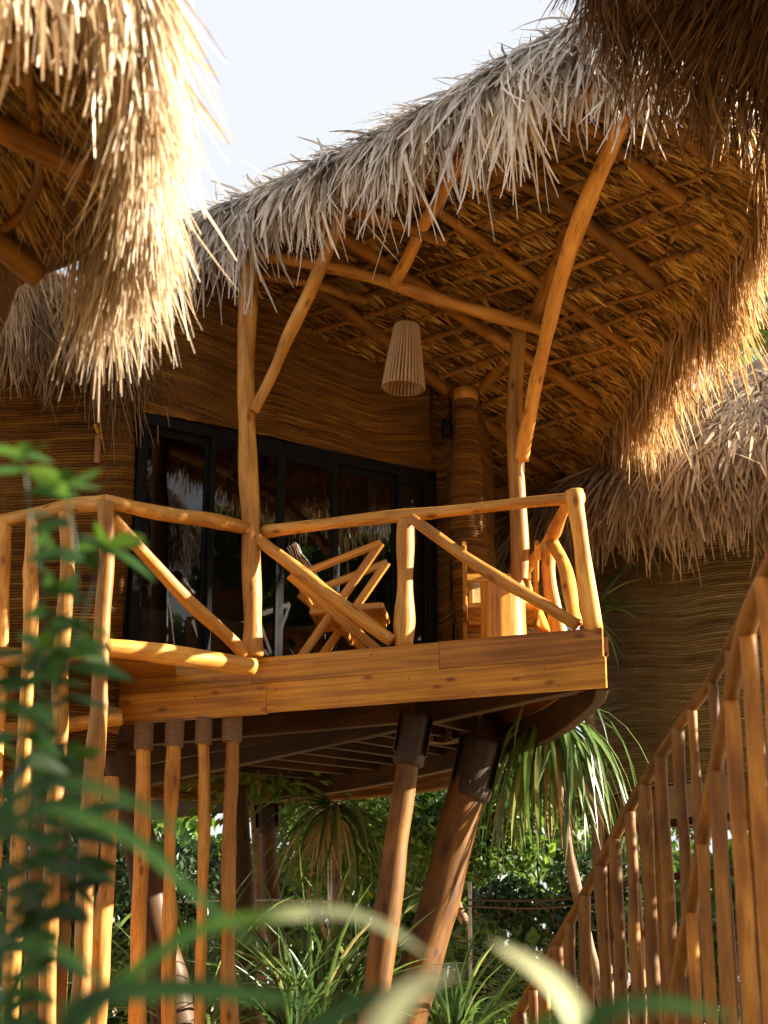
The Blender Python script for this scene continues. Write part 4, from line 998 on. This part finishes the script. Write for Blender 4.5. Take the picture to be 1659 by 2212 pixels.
# ================================================================== VEGETATION
def leaves_geo(mb, C, size, seed, up=.3, asp=.45):
    rng = np.random.default_rng(seed); n = len(C); d = unit(rng.normal(0, 1, (n, 3)) + V(0, 0, -up)); s = unit(np.cross(d, rng.normal(0, 1, (n, 3)))); nr = np.cross(d, s)
    L = size * rng.uniform(.6, 1.3, n)[:, None]; w = L * asp
    v = np.stack([C, C + d * L * .45 + s * w * .5 + nr * L * .06, C + d * L, C + d * L * .45 - s * w * .5 + nr * L * .06], 1).reshape(-1, 3)
    b = np.arange(n)[:, None] * 4
    rr = np.repeat(np.clip(rng.normal(.5, .22, n), 0, 1), 4)
    mb.add(v, [np.hstack([b, b + 1, b + 2]), np.hstack([b, b + 2, b + 3])], None, rr)
def tree(name, x, y, zc, r, n, leaf, label, cat, group=None, mat='leaf_green', trunk=.10, seed=0, lobes=9, flat=.8):
    rng = np.random.default_rng(seed); t = empty(name, (x, y, 0), label, cat, group)
    C = []; cs = []
    for k in range(lobes):
        d = rng.normal(0, 1, 3); d /= np.linalg.norm(d); c = V(x, y, zc) + d * V(1, 1, flat) * r * rng.uniform(.25, .8); cs.append(c)
        m_ = n // lobes; q = rng.normal(0, 1, (m_, 3)); q = unit(q) * (rng.random((m_, 1)) ** .45) * r * rng.uniform(.3, .5); C.append(c + q * V(1, 1, flat))
    mb = MB(); leaves_geo(mb, np.concatenate(C), leaf, seed + 1); mb.build('crown', M[mat], t, False)
    mb = MB(); base = V(x, y, -.1); top = V(x + rng.uniform(-.2, .2), y, zc - r * .2)
    log_geo(mb, [base, (base + top) / 2 + V(rng.uniform(-.15, .15), 0, 0), top], trunk, trunk * .6, seg=10, wob=.8)
    for c in cs[:6]: log_geo(mb, [top - Z * rng.uniform(0, .4) * r, (top + c) / 2 + Z * .1, c], trunk * .45, trunk * .15, seg=6, wob=.8, knots=0)
    mb.build('trunk', M['bark'], t); return t
tl_ = [
 (-5.2, 22, 3.6, 1.9, 9000, .16, 'dark leafy tree behind the poles at the far left', 'leaf_dark'),
 (-2.9, 21, 3.2, 1.5, 8000, .14, 'dense tree seen between the rope-topped poles', 'leaf_dark'),
 (-.8, 23.5, 4.2, 1.7, 9000, .15, 'sunny yellow-green tree left of the thinner leaning stilt', 'leaf_green'),
 (1.0, 22, 4.3, 1.5, 9000, .14, 'bright broad-leaved tree between the two leaning stilts', 'leaf_green'),
 (2.4, 20.5, 3.1, 1.3, 9000, .13, 'dark tree with small round leaves right of the thick stilt', 'leaf_dark'),
 (3.6, 23, 4.5, 1.7, 9000, .16, 'green tree behind the hanging strap leaves', 'leaf_green'),
 (.9, 18.6, 2.1, .75, 5000, .10, 'low shrub between the stilts at the foot of the view', 'leaf_green'),
 (2.0, 17.2, 1.7, .7, 5000, .09, 'low dark shrub at the foot of the far stair railing', 'leaf_dark')]
for k, (x, y, z, r, n, lf, lab, mt) in enumerate(tl_):
    tree('broadleaf_tree' if k < 6 else 'leafy_shrub', x, y, z, r, n, lf, lab, 'tree' if k < 6 else 'shrub', None, mt, .1 if k < 6 else .04, 100 + k)
# far wood
rng = np.random.default_rng(77); n0 = 36000; C = np.stack([rng.uniform(-14, 9, n0), rng.uniform(28, 31, n0), .5 + 5.6 * rng.random(n0) ** .8], -1)
k = np.sin(C[:, 0] * 1.3) + np.sin(C[:, 0] * 3.1 + C[:, 2] * 1.7) + np.sin(C[:, 2] * 2.3 + C[:, 0]); C = C[(C[:, 2] < 5.2 + .7 * np.sin(C[:, 0] * .9)) & (k > -1.6)]
mb = MB(); leaves_geo(mb, C, .34, 5, asp=.6)
o = mb.build('far_wood', M['leaf_green'], None, False); tag(o, 'dark mass of far trees closing the view under the huts', 'wood', kind='stuff')
# unseen trees added so the panes mirror leaves instead of bright sky
for k, (x, y, z, r) in enumerate(((8.7, 9.9, 7.3, 2.2), (7.2, 8.4, 6.3, 1.5), (20.0, 1.2, 12.7, 2.7), (22.5, 6.3, 8.0, 4.2), (16.5, -3.0, 8.0, 4.2))):
    tree('reflection_tree', x, y, z, r, 9000, .13 * r, ('broad tree added out of view to darken the right glass panes', 'leafy tree added out of view to darken the middle glass panes', 'tallest tree added out of view to darken the left glass panes', 'round-headed tree added out of view next to the tallest one', 'wide tree added out of view on the near side of the tallest one')[k], 'tree', None, 'leaf_green', .18, 300 + k)

for k, (x, y) in enumerate(((5.6, 5.9), (5.4, 8.6), (5.7, 11.0))):  # tall shrubs added out of view to keep sun off the stair railings
    tree('shading_shrub', x, y, 3.3, 1.7, 9000, .2, ('nearest tall shrub added outside the right edge to shade the stairs', 'second tall shrub added outside the right edge to shade the stairs', 'third tall shrub added outside the right edge to shade the stairs', 'farthest tall shrub added outside the right edge to shade the stairs')[k], 'shrub', None, 'leaf_dark', .06, 330 + k, flat=1.1)

def rosette(name, c, n, L, Wd, label, cat, mat='leaf_strap', spread=1.0, up=.5, grav=.16, seed=0, trunk=None, group=None, dead=0, K=7, jit=.05):
    rng = np.random.default_rng(seed); c = V(*c); t = empty(name, (c[0], c[1], 0), label, cat, group)
    a = rng.random(n) * 2 * np.pi; el = rng.normal(up, .35 * spread, n); D = np.stack([np.cos(a) * np.cos(el), np.sin(a) * np.cos(el), np.sin(el)], -1)
    P = c + D * .04 + rng.normal(0, .03, (n, 3))
    v, q, r, _ = blades(P, D, rng.uniform(.7, 1.15, n) * L, rng.uniform(.75, 1.1, n) * Wd, K, grav, jit, seed + 1, side=np.broadcast_to(Z, D.shape), taper=(.8, 1, 1, .95, .8, .55, .05), fold=.22, rnd=np.clip(rng.normal(.5, .22, n), 0, .97))
    mb = MB(); mb.add(v, [q], None, r); mb.build('leaves', M[mat], t)
    if dead:
        a = rng.random(dead) * 2 * np.pi; D = np.stack([np.cos(a) * .5, np.sin(a) * .5, np.full(dead, -.6)], -1)
        v, q, r, _ = blades(c + D * .1, D, rng.uniform(.6, 1.1, dead) * L * .8, Wd * .7, 6, .4, .10, seed + 3, taper=(.8, 1, .9, .6, .3, .1)); mb = MB(); mb.add(v, [q], None, r); mb.build('dead_leaves', M['leaf_dead'], t)
    if trunk: log('trunk', [V(c[0] + trunk, c[1], -.1), V(c[0] + trunk * .3, c[1], c[2] * .5), c - Z * .05], .06, .045, M['bark'], t)
    return t
p = at(1185, 1560, 14.6); rosette('screw_pine', p, 120, 1.35, .052, 'screw pine with long drooping strap leaves hanging beside the round hut', 'plant', up=.15, grav=.5, seed=5, trunk=1.1, dead=40)
p = at(1262, 1330, 15.6); rosette('screw_pine', p, 40, .8, .04, 'small tuft of strap leaves showing right of the balcony corner', 'plant', up=.7, grav=.2, seed=6, trunk=.2)
p = at(720, 1740, 15.0); rosette('screw_pine', p, 60, 1.0, .04, 'screw pine with pale withered leaves hanging left of the thinner stilt', 'plant', up=.1, grav=.3, seed=7, trunk=.42, dead=40)
for k, (px, py, y, L, nn_, lab) in enumerate(((690, 2230, 14.1, 1.35, 85, 'tall clump of arching strap leaves in the sun under the balcony'), (770, 2200, 14.6, 1.3, 60, 'upright strap-leaf clump behind the thinner leaning stilt'),
        (630, 2260, 13.7, .9, 40, 'strap-leaf clump beside the dark round stilt'), (420, 2260, 14.3, 1.5, 60, 'strap-leaf clump behind the rope-topped poles'), (120, 2260, 14.5, 1.6, 60, 'strap-leaf clump behind the leftmost poles'), (985, 2290, 14.7, 1.1, 50, 'strap-leaf clump between the leaning stilts'))):
    rosette('strap_leaf_plant', at(px, py, y), nn_, L, .042, lab, 'plant', up=1.05, spread=.8, grav=.13, seed=20 + k)
def fern(name, c, n, L, label, seed, mat='leaf_green', cat='fern'):
    rng = np.random.default_rng(seed); t = empty(name, (c[0], c[1], 0), label, cat); mb = MB(); ms = MB()
    for k in range(n):
        a = rng.random() * 6.28; el = rng.uniform(.5, 1.3); d = V(math.cos(a) * math.cos(el), math.sin(a) * math.cos(el), math.sin(el)); p = V(*c); pts = [p]
        for s_ in range(10): d = unit(d - Z * .11); p = p + d * L / 10; pts.append(p)
        pts = np.array(pts); R_ = resample(pts, L / 26); log_geo(ms, pts, .008, .003, seg=5, wob=0, lump=0, knots=0, step=.1)
        T = unit(np.gradient(R_, axis=0)); sd = unit(np.cross(T, Z)); m_ = len(R_)
        for sg in (-1, 1):
            ll = L * .28 * np.sin(np.linspace(.35, 3.0, m_)); v, q, r, _ = blades(R_, sd * sg + T * .6 + rng.normal(0, .08, (m_, 3)), ll, .018 * L, 3, .12, .03, seed + k * 3 + sg, side=np.broadcast_to(Z, R_.shape)); mb.add(v, [q], None, r)
    mb.build('fronds', M[mat], t); ms.build('frond_stems', M['leaf_strap'], t)
fern('palm_shrub', at(1120, 2190, 15.5), 14, 1.0, 'feathery palm fronds low down left of the far stair railing', 61)
pc_ = at(1655, 730, 24); pt = empty('palm_tree', (pc_[0], pc_[1], 0), 'palm crown in the sun behind the roofs at the right edge', 'palm')
mbp = MB(); mbs = MB(); rng = np.random.default_rng(9)
for k in range(22):
    a = rng.random() * 6.28; el = rng.uniform(-.1, 1.3); d = V(math.cos(a) * math.cos(el), math.sin(a) * math.cos(el), math.sin(el)); p = pc_.copy(); pts = [p]
    for s_ in range(10): d = unit(d - Z * .13); p = p + d * .24; pts.append(p)
    pts = np.array(pts); R_ = resample(pts, .06); T = unit(np.gradient(R_, axis=0)); sd = unit(np.cross(T, Z)); m_ = len(R_)
    log_geo(mbs, pts, .02, .006, seg=5, wob=0, lump=0, knots=0, step=.3)
    for sg in (-1, 1):
        v, q, r, _ = blades(R_, sd * sg + T * .7 - Z * .1, .6 * np.sin(np.linspace(.3, 3., m_)), .035, 3, .2, .03, k * 3 + sg + 50, side=np.broadcast_to(Z, R_.shape), rnd=np.clip(rng.normal(.75, .15, m_), 0, 1)); mbp.add(v, [q], None, r)
mbp.build('fronds', M['leaf_green'], pt); mbs.build('frond_stems', M['leaf_strap'], pt); log('trunk', [V(pc_[0] + .6, pc_[1], 0), V(pc_[0] + .3, pc_[1], 4), pc_], .15, .10, M['bark'], pt)
# lit slim trunk, pipe, wires
t = empty('slim_tree', (at(556, 2000, 17.5)[0], 17.5, 0), 'slim pale trunk in the sun beside the dark round stilt', 'tree')
log('trunk', [at(568, 2230, 17.5) * V(1, 1, 0), at(566, 2100, 17.5), at(560, 1950, 17.5), at(552, 1750, 17.5), at(556, 1640, 17.5)], .062, .045, M['bark'], t)
mb = MB(); leaves_geo(mb, at(556, 1650, 17.5) + np.random.default_rng(4).normal(0, .35, (1200, 3)), .12, 4); mb.build('crown', M['leaf_green'], t, False)
o = log('standing_pipe', [at(722, 2200, 19) * V(1, 1, 0), at(722, 1700, 19)], .07, .07, M['pipe'], None, wob=0, lump=0, knots=0); tag(o, 'pale grey upright pipe among the leaves under the balcony', 'pipe')
o = log('garden_stake', [at(1015, 2212, 18.2) * V(1, 1, 0), at(1015, 1905, 18.2)], .022, .02, M['pipe'], None); tag(o, 'thin pale stake standing right of the thick leaning stilt', 'stake')
mb = MB()
for dz in (0, .06): log_geo(mb, [at(1010, 1957, 18) + Z * dz, at(1150, 1962, 18) + Z * dz * 1.3, at(1330, 1948, 18) + Z * dz], .012, wob=0, lump=0, knots=0, seg=6, step=.2)
o = mb.build('fence_wire', M['cord']); tag(o, 'pair of dark wires strung between the thick stilt and the stairs', 'wire')
o = log('fence_wire', [at(380, 1948, 15.6), at(600, 1944, 15.6), at(740, 1950, 15.6)], .012, .012, M['pipe'], None, wob=0, lump=0, knots=0, seg=6); tag(o, 'pale wire strung behind the rope-topped poles', 'wire')

# --- foreground shrub at the left
def leaf_blade(mb, base, d, L, Wd, rn, droop=.1, seed=0):
    v, q, r, _ = blades(base[None], d[None], np.array([L]), np.array([Wd]), 7, droop, .03, seed, side=np.array([[.1, -.8, .5]]), taper=(.12, .6, .95, 1, .85, .55, .06), fold=.10, rnd=np.array([rn])); mb.add(v, [q], None, r)
fs = empty('leafy_shrub', (-.75, 2.9, 0), 'blurred shrub with whorls of glossy leaves in the left foreground', 'shrub')
rng = np.random.default_rng(31); mb = MB(); ms = MB()
stems = [[(40, 1980, 2.7), (75, 1600, 2.7), (95, 1330, 2.7), (70, 1150, 2.7), (50, 985, 2.7)], [(40, 1980, 2.7), (110, 1500, 2.65), (165, 1250, 2.6), (140, 1050, 2.6)], [(60, 2212, 2.9), (120, 1900, 3.0), (175, 1720, 3.0), (165, 1640, 3.0)], [(0, 2100, 2.6), (30, 1750, 2.6), (60, 1480, 2.6), (110, 1400, 2.6)], [(100, 2212, 3.0), (150, 1850, 3.1), (200, 1800, 3.1)], [(120, 1500, 2.7), (190, 1300, 2.7), (225, 1180, 2.7)]]
for si, st in enumerate(stems):
    P = [at(*p) for p in st]
    if si < 5 and si != 1: P = [V(P[0][0] - .05, P[0][1], 0)] + P
    C = resample(P, .02); log_geo(ms, P, .0038, .0022, seg=6, wob=.3, knots=0)
    z0 = at(60, 2250, 2.7)[2]; C = C[C[:, 2] > z0]; n = len(C)
    for k in range(0, n, 2):
        f_ = k / n
        for w in range(1 if rng.random() < .45 else 2):
            a = rng.random() * 6.28; el = rng.uniform(-.1, .7); d = V(math.cos(a) * math.cos(el), math.sin(a) * math.cos(el) * .8, math.sin(el))
            leaf_blade(mb, C[k], d, rng.uniform(.07, .12), rng.uniform(.026, .040), np.clip(.14 + .5 * f_ ** 4 + rng.normal(0, .15), 0, .85), .12, int(rng.integers(1e6)))
    for w in range(6):
        a = w * 1.05 + rng.random(); d = V(math.cos(a), math.sin(a), .5); leaf_blade(mb, C[-1], unit(d), rng.uniform(.05, .08), .026, np.clip(.6 + rng.normal(0, .12), 0, .8), .08, int(rng.integers(1e6)))
mb.build('leaves', M['leaf_front'], fs); ms.build('stems', M['leaf_dark'], fs)
# --- foreground arching leaves
def arch(mb, pts, w, rn, seed=0, split=.5):
    w *= .78; P = resample([at(a_, b_, c_ * .78) for a_, b_, c_ in pts], .015); n = len(P); T = unit(np.gradient(P, axis=0)); sd = unit(np.cross(T, V(.15, -.85, .5))); nr = np.cross(sd, T)
    f_ = np.linspace(0, 1, n); prof = np.interp(f_, [0, .2, .5, .8, .93, 1], [.35, .8, 1, .85, .5, .04]) * w / 2
    v = np.stack([P - sd * prof[:, None] + nr * prof[:, None] * .3, P, P + sd * prof[:, None] + nr * prof[:, None] * .3], 1).reshape(-1, 3); k = np.arange(n - 1)[:, None] * 3
    mb.add(v, [np.vstack([np.hstack([k + a, k + a + 1, k + 4 + a, k + 3 + a]) for a in (0, 1)])], None, np.repeat(np.interp(f_, [0, split, split + .2, 1], [min(rn, .35), min(rn, .4), rn, rn]), 3))  # bright leaves turn pale past the split: sunlight put into their colour
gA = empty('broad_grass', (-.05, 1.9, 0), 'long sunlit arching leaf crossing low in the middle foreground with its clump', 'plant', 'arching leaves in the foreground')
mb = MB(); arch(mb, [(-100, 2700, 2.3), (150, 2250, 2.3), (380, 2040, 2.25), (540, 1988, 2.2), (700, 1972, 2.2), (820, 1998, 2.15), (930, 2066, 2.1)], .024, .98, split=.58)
arch(mb, [(250, 2900, 2.1), (150, 2300, 2.1), (190, 2170, 2.1), (400, 2140, 2.1), (700, 2170, 2.1)], .036, .25); arch(mb, [(200, 2900, 2.3), (20, 2300, 2.3), (60, 2080, 2.3), (150, 2010, 2.3)], .03, .3)
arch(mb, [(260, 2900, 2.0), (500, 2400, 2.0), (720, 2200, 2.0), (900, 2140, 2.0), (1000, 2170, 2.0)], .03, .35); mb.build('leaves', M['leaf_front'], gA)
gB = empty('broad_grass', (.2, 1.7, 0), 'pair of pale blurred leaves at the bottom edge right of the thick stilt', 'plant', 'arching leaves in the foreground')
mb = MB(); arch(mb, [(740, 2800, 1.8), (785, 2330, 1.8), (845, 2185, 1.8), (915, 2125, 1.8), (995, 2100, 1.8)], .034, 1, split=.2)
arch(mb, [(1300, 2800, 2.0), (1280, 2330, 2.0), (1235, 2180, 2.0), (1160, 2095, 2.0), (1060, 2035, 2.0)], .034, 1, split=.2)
arch(mb, [(1100, 2800, 2.0), (1250, 2260, 2.0), (1400, 2170, 2.0), (1600, 2200, 2.0)], .026, .45); arch(mb, [(1100, 2800, 2.2), (1120, 2300, 2.2), (1240, 2190, 2.2), (1340, 2200, 2.2)], .026, .6)
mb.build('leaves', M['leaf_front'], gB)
gC = empty('broad_grass', (-.6, 2.2, 0), 'dark green blurred leaves slanting down across the left poles', 'plant', 'arching leaves in the foreground')
mb = MB(); arch(mb, [(-200, 2900, 2.3), (-80, 2000, 2.3), (60, 1760, 2.3), (260, 1800, 2.3), (420, 1930, 2.3), (570, 2060, 2.3)], .026, .35)
arch(mb, [(-200, 2900, 2.2), (-60, 1900, 2.2), (100, 1700, 2.2), (300, 1740, 2.2), (450, 1850, 2.2)], .024, .25); arch(mb, [(-200, 2900, 2.4), (-100, 2200, 2.4), (0, 2060, 2.4), (120, 2050, 2.4), (260, 2150, 2.4)], .028, .3)
mb.build('leaves', M['leaf_front'], gC)
